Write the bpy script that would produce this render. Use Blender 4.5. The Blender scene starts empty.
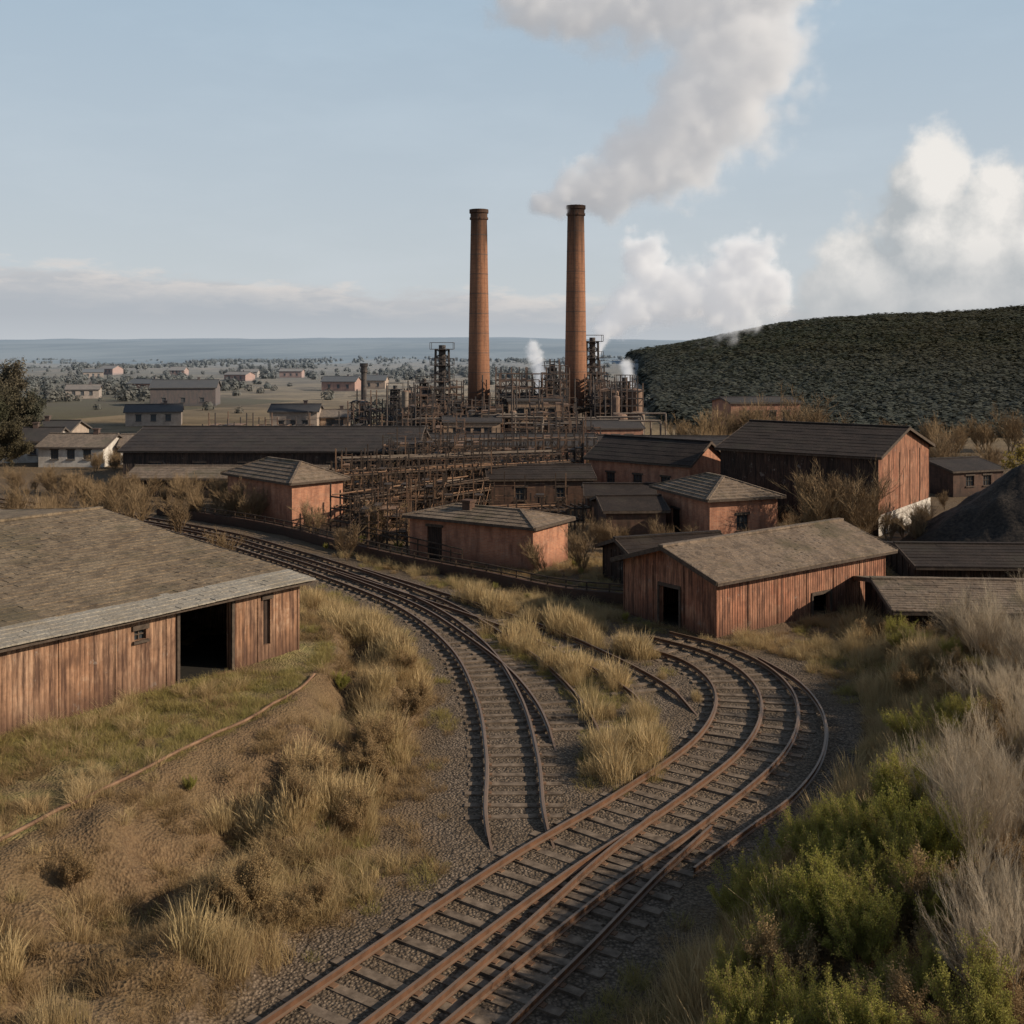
import bpy, math, random
import numpy as np
from mathutils import Vector, Matrix
random.seed(7); rng=np.random.default_rng(7)
F=1100.0; H=11.5; YH=350.0
scene=bpy.context.scene
def root(o):
    scene.collection.objects.link(o); return o
# ---------------------------------------------------------------- node helper
class NT:
    def __init__(s,tree): s.t=tree; s.N=tree.nodes; s.L=tree.links
    def n(s,typ,**kw):
        nd=s.N.new(typ)
        for k,v in kw.items(): setattr(nd,k,v)
        return nd
    def put(s,sock,v):
        if v is None: return
        if hasattr(v,'is_linked') or hasattr(v,'links'): s.L.new(v,sock)
        else:
            try: sock.default_value=v
            except Exception:
                sock.default_value=(v[0],v[1],v[2],1.0) if hasattr(v,'__len__') else (v,v,v)
    def m(s,op,a,b=None,c=None,clamp=False):
        nd=s.n('ShaderNodeMath',operation=op); nd.use_clamp=clamp
        s.put(nd.inputs[0],a); s.put(nd.inputs[1],b); s.put(nd.inputs[2],c); return nd.outputs[0]
    def v(s,op,a,b=None,sc=None):
        nd=s.n('ShaderNodeVectorMath',operation=op); s.put(nd.inputs[0],a); s.put(nd.inputs[1],b)
        if sc is not None: s.put(nd.inputs['Scale'],sc)
        return nd.outputs['Value'] if op in('LENGTH','DISTANCE','DOT_PRODUCT') else nd.outputs[0]
    def mix(s,f,a,b,blend='MIX'):
        nd=s.n('ShaderNodeMix',data_type='RGBA',blend_type=blend)
        s.put(nd.inputs[0],f); s.put(nd.inputs[6],c4(a)); s.put(nd.inputs[7],c4(b)); return nd.outputs[2]
    def noise(s,vec,scale,detail=4,rough=.55,out=0):
        nd=s.n('ShaderNodeTexNoise'); s.put(nd.inputs['Vector'],vec); nd.inputs['Scale'].default_value=scale
        nd.inputs['Detail'].default_value=detail; nd.inputs['Roughness'].default_value=rough; return nd.outputs[out]
    def ramp(s,f,stops):
        nd=s.n('ShaderNodeValToRGB'); s.put(nd.inputs[0],f); e=nd.color_ramp.elements
        while len(e)<len(stops): e.new(.5)
        for i,(p,c) in enumerate(stops): e[i].position=p; e[i].color=c4(c)
        return nd.outputs[0]
    def mr(s,v,a,b,c=0.,d=1.,smooth=False):
        nd=s.n('ShaderNodeMapRange'); nd.interpolation_type='SMOOTHSTEP' if smooth else 'LINEAR'
        s.put(nd.inputs[0],v); s.put(nd.inputs[1],a); s.put(nd.inputs[2],b); s.put(nd.inputs[3],c); s.put(nd.inputs[4],d); return nd.outputs[0]
    def comb(s,x,y,z):
        nd=s.n('ShaderNodeCombineXYZ'); s.put(nd.inputs[0],x); s.put(nd.inputs[1],y); s.put(nd.inputs[2],z); return nd.outputs[0]
    def sep(s,v):
        nd=s.n('ShaderNodeSeparateXYZ'); s.put(nd.inputs[0],v); return nd.outputs
def c4(c):
    if hasattr(c,'links'): return c
    if isinstance(c,(int,float)): return (c,c,c,1)
    return (c[0],c[1],c[2],1.0)
def newmat(name):
    mt=bpy.data.materials.new(name); mt.use_nodes=True; mt.node_tree.nodes.clear(); return mt,NT(mt.node_tree)
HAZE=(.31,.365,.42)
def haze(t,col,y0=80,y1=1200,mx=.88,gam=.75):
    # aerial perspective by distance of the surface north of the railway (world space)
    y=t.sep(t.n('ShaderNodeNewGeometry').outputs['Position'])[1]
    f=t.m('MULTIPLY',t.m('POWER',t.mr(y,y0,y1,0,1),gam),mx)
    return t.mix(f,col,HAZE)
def finish(mt,t,col,rough=.85,bump=None,bd=.02,bs=.6,metal=0.0,trans=0.0,hz=False):
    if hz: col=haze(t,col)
    p=t.n('ShaderNodeBsdfPrincipled'); t.put(p.inputs['Base Color'],c4(col)); t.put(p.inputs['Roughness'],rough)
    p.inputs['Metallic'].default_value=metal; p.inputs['Specular IOR Level'].default_value=.2
    if bump is not None:
        b=t.n('ShaderNodeBump'); b.inputs['Strength'].default_value=bs; b.inputs['Distance'].default_value=bd
        t.put(b.inputs['Height'],bump); t.L.new(b.outputs[0],p.inputs['Normal'])
    o=t.n('ShaderNodeOutputMaterial')
    if trans>0:
        tr=t.n('ShaderNodeBsdfTranslucent'); t.put(tr.inputs[0],c4(col)); mx=t.n('ShaderNodeMixShader'); mx.inputs[0].default_value=trans
        t.L.new(p.outputs[0],mx.inputs[1]); t.L.new(tr.outputs[0],mx.inputs[2]); t.L.new(mx.outputs[0],o.inputs[0])
    else: t.L.new(p.outputs[0],o.inputs[0])
    return mt
def objc(t): return t.n('ShaderNodeTexCoord').outputs['Object']
def sz(t):
    x,y,z=t.sep(objc(t)); return t.m('ADD',x,y),z
def mat_boards(name,base,dark,light,w=.15,stain=.5):
    # rusty corrugated sheet with streaks
    mt,t=newmat(name); s,z=sz(t)
    q=t.m('DIVIDE',s,.9); fl=t.m('FLOOR',t.m('ADD',q,t.m('MULTIPLY',t.m('FLOOR',t.m('DIVIDE',z,1.3)),.37)))
    wn=t.n('ShaderNodeTexWhiteNoise',noise_dimensions='1D'); t.put(wn.inputs['W'],fl); r=wn.outputs[0]
    st=t.noise(t.comb(t.m('MULTIPLY',s,2.6),0,t.m('MULTIPLY',z,.3)),1.8,8,.74)
    st2=t.noise(t.comb(t.m('MULTIPLY',s,9.),0,t.m('MULTIPLY',z,.7)),1.2,5,.7)
    bg=t.noise(objc(t),.9,8,.72)
    c=t.mix(t.m('MULTIPLY',r,.55),base,light); c=t.mix(t.mr(bg,.53,.60,0,.8),c,light); c=t.mix(t.mr(st,.44,.60,0,.9),c,dark); c=t.mix(t.mr(st2,.48,.68,0,.65),c,dark); c=t.mix(t.m('MULTIPLY',t.mr(bg,.5,.38),stain),c,dark)
    pale=t.noise(objc(t),1.7,6,.75); c=t.mix(t.mr(pale,.60,.68,0,.55),c,(.34,.30,.26))
    low_dark=t.mr(t.m('ADD',z,t.m('MULTIPLY',st,1.1)),.3,1.4,.85,0.)  # streaky darkening towards the foot of the sheet
    c=t.mix(low_dark,c,(dark[0]*.8,dark[1]*.8,dark[2]*.8))
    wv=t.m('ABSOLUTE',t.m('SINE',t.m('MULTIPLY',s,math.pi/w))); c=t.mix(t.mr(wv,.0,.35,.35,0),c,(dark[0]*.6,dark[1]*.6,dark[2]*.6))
    return finish(mt,t,c,.85,t.m('ADD',wv,t.m('MULTIPLY',st2,.4)),.03,.9,hz=True)
def mat_brick(name,c1,c2,mortar,dark):
    mt,t=newmat(name); s,z=sz(t)
    b=t.n('ShaderNodeTexBrick'); t.put(b.inputs['Vector'],t.comb(s,z,0)); b.inputs['Color1'].default_value=c4(c1); b.inputs['Color2'].default_value=c4(c2)
    b.inputs['Mortar'].default_value=c4(mortar); b.inputs['Scale'].default_value=1; b.inputs['Brick Width'].default_value=.26; b.inputs['Row Height'].default_value=.085; b.inputs['Mortar Size'].default_value=.008
    st=t.noise(t.comb(t.m('MULTIPLY',s,2.2),0,t.m('MULTIPLY',z,.5)),1.1,6,.65); bg=t.noise(objc(t),2.,5,.7)
    c=t.mix(t.mr(st,.42,.7,0,.85),b.outputs[0],dark); c=t.mix(t.mr(bg,.5,.75,0,.5),c,mortar)
    low_dark=t.mr(t.m('ADD',z,st),.5,1.2,.6,0.); c=t.mix(low_dark,c,(dark[0]*.7,dark[1]*.7,dark[2]*.7))  # brick gets darker towards the bottom, with an uneven edge
    return finish(mt,t,c,.9,b.outputs[1],.01,-.5,hz=True)
def mat_roof(name,c1,c2,moss=(.09,.075,.045),cs=.3):
    mt,t=newmat(name); x,y,z=t.sep(objc(t))
    vo=t.n('ShaderNodeTexVoronoi'); t.put(vo.inputs['Vector'],t.comb(t.m('MULTIPLY',x,4.5),t.m('MULTIPLY',y,4.5),0)); vo.inputs['Scale'].default_value=1.
    a=t.noise(objc(t),.8,6,.65); b=t.noise(objc(t),12.,4,.6)
    c=t.mix(t.mr(a,.35,.68),c1,c2); c=t.mix(t.mr(b,.35,.65,0,.75),c,(c1[0]*.4,c1[1]*.4,c1[2]*.4))
    sv=t.sep(vo.outputs['Color'])[0]; c=t.mix(t.m('MULTIPLY',sv,cs),c,(c2[0]*1.6,c2[1]*1.5,c2[2]*1.35))
    mo=t.noise(objc(t),.35,5,.7); c=t.mix(t.mr(mo,.52,.66,0,.7),c,moss)
    return finish(mt,t,c,.9,b,.04,.8,hz=True)
def mat_noise(name,c1,c2,scale=3.,rough=.85,bd=.02,metal=0.,stretch=(1,1,1),lo=.35,hi=.68,hz=True):
    mt,t=newmat(name); v=t.v('MULTIPLY',objc(t),stretch); a=t.noise(v,scale,6,.65)
    return finish(mt,t,t.mix(t.mr(a,lo,hi),c1,c2),rough,a,bd,.6,metal,hz=hz)
M={}
M['boards']=mat_boards('rusty_cladding',(.31,.165,.095),(.08,.043,.03),(.43,.27,.175))
M['boards_red']=mat_boards('rust_red_cladding',(.34,.145,.085),(.08,.04,.028),(.43,.225,.14),.15,.4)
M['boards_dark']=mat_boards('dark_cladding',(.052,.034,.026),(.018,.013,.011),(.09,.055,.04),.15,.4)
M['brick']=mat_brick('old_brick',(.47,.205,.115),(.35,.145,.085),(.36,.24,.17),(.14,.065,.045))
M['brick_l']=mat_brick('pale_brick',(.44,.28,.17),(.36,.22,.13),(.36,.28,.2),(.16,.10,.065))
M['brick_d']=mat_brick('sooty_brick',(.13,.068,.045),(.09,.047,.034),(.10,.075,.055),(.03,.022,.018))
M['white']=mat_noise('limewash',(.62,.57,.50),(.36,.31,.27),1.5)
M['stonew']=mat_noise('pale_render',(.40,.31,.24),(.24,.175,.13),1.5)
M['roof']=mat_roof('slate_tiles',(.125,.09,.06),(.25,.195,.135))
M['roof2']=mat_roof('grey_tiles',(.125,.092,.068),(.24,.185,.14))
M['roof_d']=mat_roof('tarred_roof',(.026,.019,.016),(.06,.043,.035),(.04,.033,.024),cs=.08)
M['eave']=mat_roof('pale_sheet',(.36,.33,.28),(.27,.235,.19),moss=(.2,.165,.12))
M['trim']=mat_noise('old_timber',(.05,.037,.028),(.11,.08,.06),6)
M['steel']=mat_noise('rusty_steel',(.12,.065,.04),(.25,.15,.09),2.,.8)
M['steel_d']=mat_noise('dark_steel',(.027,.021,.018),(.10,.064,.042),2.,.75)
M['pipe']=mat_noise('grey_pipe',(.22,.17,.125),(.11,.075,.055),1.5,.6)
M['glass']=mat_noise('dirty_glass',(.03,.035,.04),(.07,.07,.07),4.,.25)
M['interior']=mat_noise('dark_floor',(.02,.018,.016),(.03,.026,.02),4)
M['sleeper']=mat_noise('tarred_sleeper',(.085,.062,.044),(.24,.18,.13),3.5,.95,.02,0,(1,1,1))
M['coal']=mat_noise('coal',(.014,.012,.011),(.055,.042,.032),5.,.8,.1)
M['bark']=mat_noise('bark',(.09,.07,.05),(.17,.14,.10),9.)
M['stone']=mat_noise('stone',(.20,.15,.11),(.09,.066,.05),2.)
def mat_rail():
    mt,t=newmat('rail_steel'); a=t.noise(objc(t),3.,5,.6)
    nz=t.sep(t.n('ShaderNodeNewGeometry').outputs['Normal'])[2]
    top=t.m('GREATER_THAN',nz,.9); c=t.mix(t.mr(a,.3,.7),(.065,.033,.019),(.15,.075,.042)); c=t.mix(t.m('MULTIPLY',top,.6),c,(.20,.145,.105))
    return finish(mt,t,c,t.mr(top,0,1,.85,.42),a,.003,.4)
M['rail']=mat_rail()
def mat_chim():
    mt,t=newmat('chimney_brick'); x,y,z=t.sep(objc(t))
    a=t.noise(t.comb(t.m('MULTIPLY',x,2.),t.m('MULTIPLY',y,2.),t.m('MULTIPLY',z,.13)),1.4,6,.65); b=t.noise(objc(t),4.,4,.7)
    c=t.mix(t.mr(a,.33,.66),(.33,.15,.082),(.16,.078,.05)); c=t.mix(t.mr(b,.4,.75,0,.5),c,(.36,.20,.12))
    row=t.m('LESS_THAN',t.m('FRACT',t.m('MULTIPLY',z,1/.6)),.12); c=t.mix(t.m('MULTIPLY',row,.3),c,(.10,.05,.03))
    soot=t.mr(t.m('ADD',z,t.m('MULTIPLY',a,6.)),24.,32.5,0,.92); c=t.mix(soot,c,(.035,.025,.02))
    foot=t.mr(t.m('ADD',z,t.m('MULTIPLY',a,5.)),7.,13.,.5,0.); c=t.mix(foot,c,(.07,.045,.035))
    return finish(mt,t,c,.9,b,.03,.6)
M['chim']=mat_chim()
def mat_veg(name,cols,tipc=None,trans=.3,tipf=.6,hz=None,mist=None):
    mt,t=newmat(name); r=t.n('ShaderNodeObjectInfo').outputs['Random']
    c=t.ramp(r,[(i/(len(cols)-1),cc) for i,cc in enumerate(cols)])
    g=t.noise(t.n('ShaderNodeNewGeometry').outputs['Position'],.45,3,.6)
    c=t.mix(t.mr(g,.35,.7,0,.45),c,cols[-1])
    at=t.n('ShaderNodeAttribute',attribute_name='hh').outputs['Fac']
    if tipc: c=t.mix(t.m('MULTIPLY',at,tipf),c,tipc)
    if hz: c=haze(t,c,*hz)
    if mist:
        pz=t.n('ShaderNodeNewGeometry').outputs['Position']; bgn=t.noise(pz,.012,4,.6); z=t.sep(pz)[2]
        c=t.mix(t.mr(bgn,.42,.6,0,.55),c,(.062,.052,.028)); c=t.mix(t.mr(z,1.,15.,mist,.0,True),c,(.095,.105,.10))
    return finish(mt,t,c,.9,trans=trans)
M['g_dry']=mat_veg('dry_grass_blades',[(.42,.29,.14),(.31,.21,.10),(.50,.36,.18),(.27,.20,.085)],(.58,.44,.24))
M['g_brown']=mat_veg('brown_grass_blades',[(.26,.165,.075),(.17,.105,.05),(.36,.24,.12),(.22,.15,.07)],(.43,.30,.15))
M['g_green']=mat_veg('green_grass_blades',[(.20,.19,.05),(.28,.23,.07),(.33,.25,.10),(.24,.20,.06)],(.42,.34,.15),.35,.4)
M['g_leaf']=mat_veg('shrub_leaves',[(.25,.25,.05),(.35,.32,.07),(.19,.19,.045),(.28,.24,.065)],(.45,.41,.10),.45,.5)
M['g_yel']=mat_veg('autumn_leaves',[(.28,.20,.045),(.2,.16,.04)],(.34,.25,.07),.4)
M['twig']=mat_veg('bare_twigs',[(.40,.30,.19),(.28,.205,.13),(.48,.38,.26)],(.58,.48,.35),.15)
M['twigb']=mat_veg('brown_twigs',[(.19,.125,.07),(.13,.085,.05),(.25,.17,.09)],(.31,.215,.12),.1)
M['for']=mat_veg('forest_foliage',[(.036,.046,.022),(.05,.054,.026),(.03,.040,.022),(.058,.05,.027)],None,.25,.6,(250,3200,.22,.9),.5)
M['scrub']=mat_veg('hazy_scrub',[(.085,.072,.04),(.12,.09,.05),(.06,.06,.035)],None,.25,.6,(110,1000,.75,.6))
# ---------------------------------------------------------------- mesh builder
class MB:
    def __init__(s): s.v=[]; s.f=[]; s.mi=[]; s.mats=[]
    def mid(s,m):
        if m not in s.mats: s.mats.append(m)
        return s.mats.index(m)
    def face(s,pts,m):
        b=len(s.v); s.v+= [tuple(p) for p in pts]; s.f.append(tuple(range(b,b+len(pts)))); s.mi.append(s.mid(m))
    def hexa(s,p,m):
        b=len(s.v); s.v+=[tuple(q) for q in p]; k=s.mid(m)
        for f in((0,3,2,1),(4,5,6,7),(0,1,5,4),(1,2,6,5),(2,3,7,6),(3,0,4,7)): s.f.append(tuple(b+i for i in f)); s.mi.append(k)
    def box(s,x0,x1,y0,y1,z0,z1,m):
        s.hexa([(x0,y0,z0),(x1,y0,z0),(x1,y1,z0),(x0,y1,z0),(x0,y0,z1),(x1,y0,z1),(x1,y1,z1),(x0,y1,z1)],m)
    def beam(s,a,b,w,h,m):
        a=Vector(a); b=Vector(b); d=(b-a)
        if d.length<1e-6: return
        d.normalize(); up=Vector((0,0,1)) if abs(d.z)<.95 else Vector((0,1,0))
        r=d.cross(up).normalized()*w/2; u=r.cross(d).normalized()*h/2
        s.hexa([a-r-u,a+r-u,a+r+u,a-r+u,b-r-u,b+r-u,b+r+u,b-r+u],m)
    def tube(s,a,b,r0,r1,n,m,cap=True):
        a=Vector(a); b=Vector(b); d=(b-a).normalized(); up=Vector((0,0,1)) if abs(d.z)<.95 else Vector((1,0,0))
        r=d.cross(up).normalized(); u=r.cross(d).normalized(); bs=len(s.v); k=s.mid(m)
        for (c,rr) in((a,r0),(b,r1)):
            for i in range(n):
                t=2*math.pi*i/n; s.v.append(tuple(c+r*math.cos(t)*rr+u*math.sin(t)*rr))
        for i in range(n):
            j=(i+1)%n; s.f.append((bs+i,bs+j,bs+n+j,bs+n+i)); s.mi.append(k)
        if cap:
            s.f.append(tuple(bs+n+i for i in range(n))); s.mi.append(k)
            s.f.append(tuple(bs+n-1-i for i in range(n))); s.mi.append(k)
    def lathe(s,prof,n,m,cx=0,cy=0):
        bs=len(s.v); k=s.mid(m)
        for (r,z) in prof:
            for i in range(n):
                t=2*math.pi*i/n; s.v.append((cx+r*math.cos(t),cy+r*math.sin(t),z))
        for j in range(len(prof)-1):
            for i in range(n):
                i2=(i+1)%n; s.f.append((bs+j*n+i,bs+j*n+i2,bs+(j+1)*n+i2,bs+(j+1)*n+i)); s.mi.append(k)
    def obj(s,name,parent=None,loc=(0,0,0),smooth=False,link=True):
        me=bpy.data.meshes.new(name); me.from_pydata(s.v,[],s.f)
        for m in s.mats: me.materials.append(m)
        me.polygons.foreach_set('material_index',s.mi)
        if smooth: me.polygons.foreach_set('use_smooth',[True]*len(s.f))
        me.update(); o=bpy.data.objects.new(name,me); o.location=loc
        if link: root(o)
        if parent: o.parent=parent
        return o
def empty(name,loc=(0,0,0),ang=0.):
    o=bpy.data.objects.new(name,None); o.location=loc; o.rotation_euler=(0,0,ang); o.empty_display_size=.2; return root(o)
# ---------------------------------------------------------------- terrain functions
def hsh(ix,iy,s): 
    v=np.sin(ix*127.1+iy*311.7+s*74.7)*43758.5453; return v-np.floor(v)
def vn(x,y,s=0):
    x=np.asarray(x,float); y=np.asarray(y,float)
    ix=np.floor(x); iy=np.floor(y); fx=x-ix; fy=y-iy; fx=fx*fx*(3-2*fx); fy=fy*fy*(3-2*fy)
    return (hsh(ix,iy,s)*(1-fx)+hsh(ix+1,iy,s)*fx)*(1-fy)+(hsh(ix,iy+1,s)*(1-fx)+hsh(ix+1,iy+1,s)*fx)*fy
def fbm(x,y,s=0,o=4):
    r=0; a=.5; t=0
    for i in range(o): r=r+a*vn(x*2**i,y*2**i,s+i*3); t+=a; a*=.5
    return r/t
def sm(t): t=np.clip(t,0,1); return t*t*(3-2*t)
def dpoly(x,y,pts):
    best=np.full(np.shape(x),1e9); sg=np.zeros(np.shape(x))
    for (x0,y0),(x1,y1) in zip(pts[:-1],pts[1:]):
        dx,dy=x1-x0,y1-y0; t=np.clip(((x-x0)*dx+(y-y0)*dy)/(dx*dx+dy*dy),0,1)
        d=np.hypot(x-x0-t*dx,y-y0-t*dy); c=np.sign(dx*(y-y0)-dy*(x-x0)); k=d<best-1e-6
        best=np.where(k,d,best); sg=np.where(k,c,sg)
    return best,sg
TOE=[(-5.5,5),(-4.6,18.8),(-3.9,23),(-3.1,28.1),(-2.7,34),(-3.2,38.5),(-5.4,44),(-9.5,50.6),(-16,57.5),(-30,66),(-80,95)]
EDG=[(-16,9),(-10.5,22.7),(-6.6,31.6),(-6.0,37.5),(-8,42.5),(-13,48),(-20,53),(-40,62),(-80,85)]
RB=[(-2.5,8),(.3,14),(2.5,18.8),(4.5,22.6),(9.6,29.9),(11.4,35),(12.6,41),(14,46)]
ISL=[(2.9,29.5),(3.4,32),(3.3,35),(2.7,38),(1.5,41),(-.4,44.3)]
ISL2=[(6.0,36.4),(5.6,39.6),(3.8,42.6),(1.5,45.6),(-2,50)]
def cr(pts,step=.3):
    P=[Vector((p[0],p[1],0)) for p in pts]; P=[2*P[0]-P[1]]+P+[2*P[-1]-P[-2]]; out=[]
    for i in range(1,len(P)-2):
        a,b,c,d=P[i-1:i+3]; n=max(2,int((c-b).length/.1))
        for k in range(n):
            t=k/n; out.append(.5*((2*b)+(-a+c)*t+(2*a-5*b+4*c-d)*t*t+(-a+3*b-3*c+d)*t**3))
    out.append(P[-2]); r=[out[0]]; acc=0
    for p,q in zip(out[:-1],out[1:]):
        acc+=(q-p).length
        if acc>=step: r.append(q); acc=0
    return r
TR={
 'L1':[(.3,25.0),(.07,27),(0,30.9),(-.46,36.1),(-1.7,42.2),(-4.3,48.7),(-8.5,55),(-13.8,61.7),(-19.5,68),(-30,76),(-45,85)],
 'L2':[(2.0,31.5),(1.5,35.5),(.5,39.5),(-1.2,44),(-3.6,49.2),(-7.6,55.2),(-12.9,61.9),(-18.7,68.4),(-29.3,76.8),(-44,86)],
 'L3':[(5.2,34.2),(4.4,37.3),(3.0,40.5),(1.2,43.9),(-1.3,47.5),(-4.9,52.2),(-8.4,56.6)],
 'R1':[(-6.3,14),(-3.44,18.37),(.33,23.9),(3.2,27.6),(5.9,31.6),(7.25,35.2),(7.45,38.2),(6.7,40.8),(4.9,43.0)],
 'R4':[(-3.6,14),(-.67,18.8),(.95,21.4),(2.55,24.1),(4.2,26.6)],
 'R3':[(3.4,24.4),(5.0,26.4),(6.6,28.4),(8.0,31.0),(8.95,34.2),(9.05,37.4),(8.3,40.4)]}
TC={k:cr(v) for k,v in TR.items()}
def dtrack(x,y):
    b=np.full(np.shape(x),1e9)
    for k,c in TC.items():
        pts=[(p.x,p.y) for p in c[::5]]+[(c[-1].x,c[-1].y)]; d,_=dpoly(x,y,pts); b=np.minimum(b,d)
    return b
def height(x,y,dt=None):
    x=np.asarray(x,float); y=np.asarray(y,float)
    dT,sT=dpoly(x,y,TOE); dE,sE=dpoly(x,y,EDG); sT=sT*dT; sE=sE*dE
    t=np.where(sT<=0,0,np.where(sE>=0,1,sT/(sT-sE+1e-9)))
    fade=1-sm((y-58)/14)
    nz=fbm(x*.5,y*.5,3); n2=fbm(x*1.6,y*1.6,9)
    bulge=np.sin(np.pi*np.clip(t,0,1))
    prof=.40*sm(t/.30)+.60*sm((t-.62)/.36)
    hl=1.3*prof*fade+ (nz-.5)*2.4*bulge*fade+(n2-.5)*.9*bulge
    hl=hl-.5*np.exp(-((t-.48)/.12)**2)*(1-sm((y-30)/6))*(sT>0)
    dB,sB=dpoly(x,y,RB); d=np.where(sB<0,dB,0)
    hr=(1.0*sm(d/2.2)+1.9*sm(d/9.)+ (nz-.5)*1.1*sm(d/3)+(n2-.5)*.3*sm(d/2))*(1-sm((y-35)/8))
    if dt is None: dt=dtrack(x,y)
    small=(fbm(x*.8,y*.8,21)-.5)*.22*sm((dt-1.6)/2.)
    far=(fbm(x*.01,y*.01,5)-.5)*12*sm((y-220)/600)
    return hl+hr+small+far
FP=[]
def inside(x,y,mg=.3):
    r=np.zeros(np.shape(x),bool)
    for (o,a,lx,ly) in FP:
        c,s=math.cos(a),math.sin(a); u=(x-o[0])*c+(y-o[1])*s; v=-(x-o[0])*s+(y-o[1])*c
        r|=(u>-mg)&(u<lx+mg)&(v>-mg)&(v<ly+mg)
    return r
# ---------------------------------------------------------------- house
def house(name,o,ang,Lx,Ly,h,rise,ridge,wm,rm,z0=0.,ops={},ov=.35,batten=0,courses=0,eave=None,flat=False,chim=None,bm=None,segl=1.6):
    a=math.radians(ang); FP.append((o,a,Lx,Ly)); e=empty(name,(o[0],o[1],z0),a)
    W=MB(); T=MB(); G=MB(); D=MB()
    C=[(0,0),(Lx,0),(Lx,Ly),(0,Ly)]
    for wi,side in enumerate('SENW'):
        p0=Vector((*C[wi],0)); p1=Vector((*C[(wi+1)%4],0)); d=(p1-p0); L=d.length; d.normalize(); out=Vector((d.y,-d.x,0)); inn=-out
        op=[q for q in ops.get(side,[]) if q[0]+q[2]<L-.05]
        xs=sorted({0,L,*[q[0] for q in op],*[q[0]+q[2] for q in op]}); zs=sorted({-.5,h,*[q[1] for q in op],*[min(q[1]+q[3],h-.05) for q in op]})
        P=lambda s_,z_,k=0.:p0+d*s_+inn*k+Vector((0,0,z_))
        for i in range(len(xs)-1):
            for j in range(len(zs)-1):
                cx=(xs[i]+xs[i+1])/2; cz=(zs[j]+zs[j+1])/2
                if any(q[0]<cx<q[0]+q[2] and q[1]<cz<q[1]+q[3] for q in op): continue
                W.face([P(xs[i],zs[j]),P(xs[i+1],zs[j]),P(xs[i+1],zs[j+1]),P(xs[i],zs[j+1])],wm)
        for q in op:
            s0,zb,w,hh,ty=q; s1=s0+w; z1=min(zb+hh,h-.05); k=.22
            W.face([P(s0,zb),P(s0,z1),P(s0,z1,k),P(s0,zb,k)],wm); W.face([P(s1,zb),P(s1,zb,k),P(s1,z1,k),P(s1,z1)],wm)
            W.face([P(s0,z1),P(s1,z1),P(s1,z1,k),P(s0,z1,k)],wm)
            if zb>.05: W.face([P(s0,zb),P(s0,zb,k),P(s1,zb,k),P(s1,zb)],wm)
            T.beam(P(s0-.08,z1+.07,-.02),P(s1+.08,z1+.07,-.02),.08,.14,M['trim'])
            if ty=='w':
                T.beam(P(s0-.06,zb-.05,-.03),P(s1+.06,zb-.05,-.03),.12,.08,M['trim'])
                G.face([P(s0,zb,.13),P(s1,zb,.13),P(s1,z1,.13),P(s0,z1,.13)],M['glass'])
                nn=max(1,int(w/.35))
                for i in range(1,nn+1): T.beam(P(s0+w*i/(nn+1),zb,.1),P(s0+w*i/(nn+1),z1,.1),.035,.035,M['trim'])
                T.beam(P(s0,(zb+z1)/2,.105),P(s1,(zb+z1)/2,.105),.04,.04,M['trim'])
            elif ty=='d':
                D.face([P(s0,zb,.1),P(s1,zb,.1),P(s1,z1,.1),P(s0,z1,.1)],M['boards_dark'])
            else:
                for sx in(s0-.05,s1+.05): T.beam(P(sx,zb,-.02),P(sx,z1,-.02),.1,.08,M['trim'])
        if batten:
            n=int(L/batten)
            for i in range(n+1):
                s_=i*L/n
                if any(q[0]-.06<s_<q[0]+q[2]+.06 for q in op): continue
                T.beam(P(s_,-.3,-.012),P(s_+random.uniform(-.015,.015),h-.03,-.012),.045,.035,bm or wm)
        if not flat and ridge in('x','y') and ((ridge=='x' and side in'EW') or (ridge=='y' and side in'SN')):
            W.face([P(0,h),P(L,h),P(L/2,h+rise)],wm)
    W.face([(0,0,.02),(Lx,0,.02),(Lx,Ly,.02),(0,Ly,.02)],M['interior'])
    R=MB()
    if ridge in('x','y'):
        A,B=(Lx,Ly) if ridge=='x' else (Ly,Lx)
        def X(l,c,z): return (l,c,z) if ridge=='x' else (c,l,z)
        for sd in(0,1):
            hw=B/2; sl=rise/hw
            def cc(t):
                dist=t*(hw+ov); c=hw-dist if sd==0 else hw+dist; return c,h+rise-dist*sl+.04
            n=courses or 1; seg=max(1,int(A/segl)) if courses else 1
            if sd==1 and courses>12: n=12; seg=3
            for k in range(n):
                t0,t1=k/n,(k+1)/n+ (.012 if courses else 0); c0,za=cc(t0); c1,zb=cc(t1); m=rm
                if eave and k>=n-eave[1]: m=eave[0]
                lift=.03 if courses else 0; offs=(k%2)*.5*A/seg
                for g in range(seg+1 if (courses and k%2) else seg):
                    l0=max(-ov,-ov+(A+2*ov)*g/seg-offs); l1=min(A+ov,-ov+(A+2*ov)*(g+1)/seg-offs)-.006; 
                    if l1-l0<.03: continue
                    jt=random.uniform(-.009,.009) if courses else 0; w2=.02*math.sin(l0*.7+k*.2) if courses>12 else 0
                    pts=[X(l0,c0,za+w2),X(l1,c0,za+w2),X(l1,c1+(random.uniform(-.01,.01) if courses else 0),zb+lift-.01+w2),X(l0,c1,zb+lift-.01+w2)]
                    up=[(p[0],p[1],p[2]+.05+jt) for p in pts]
                    R.hexa(pts+up,m)
            ce,ze=cc(1.0); T.beam(X(-ov,ce,ze-.05),X(A+ov,ce,ze-.05),.05,.14,M['trim'])
            cr_,zr=cc(0.)
            for l in(-ov-.03,A+ov+.03): T.beam(X(l,cr_,zr-.02),X(l,ce,ze-.02),.05,.18,M['trim'])
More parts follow.
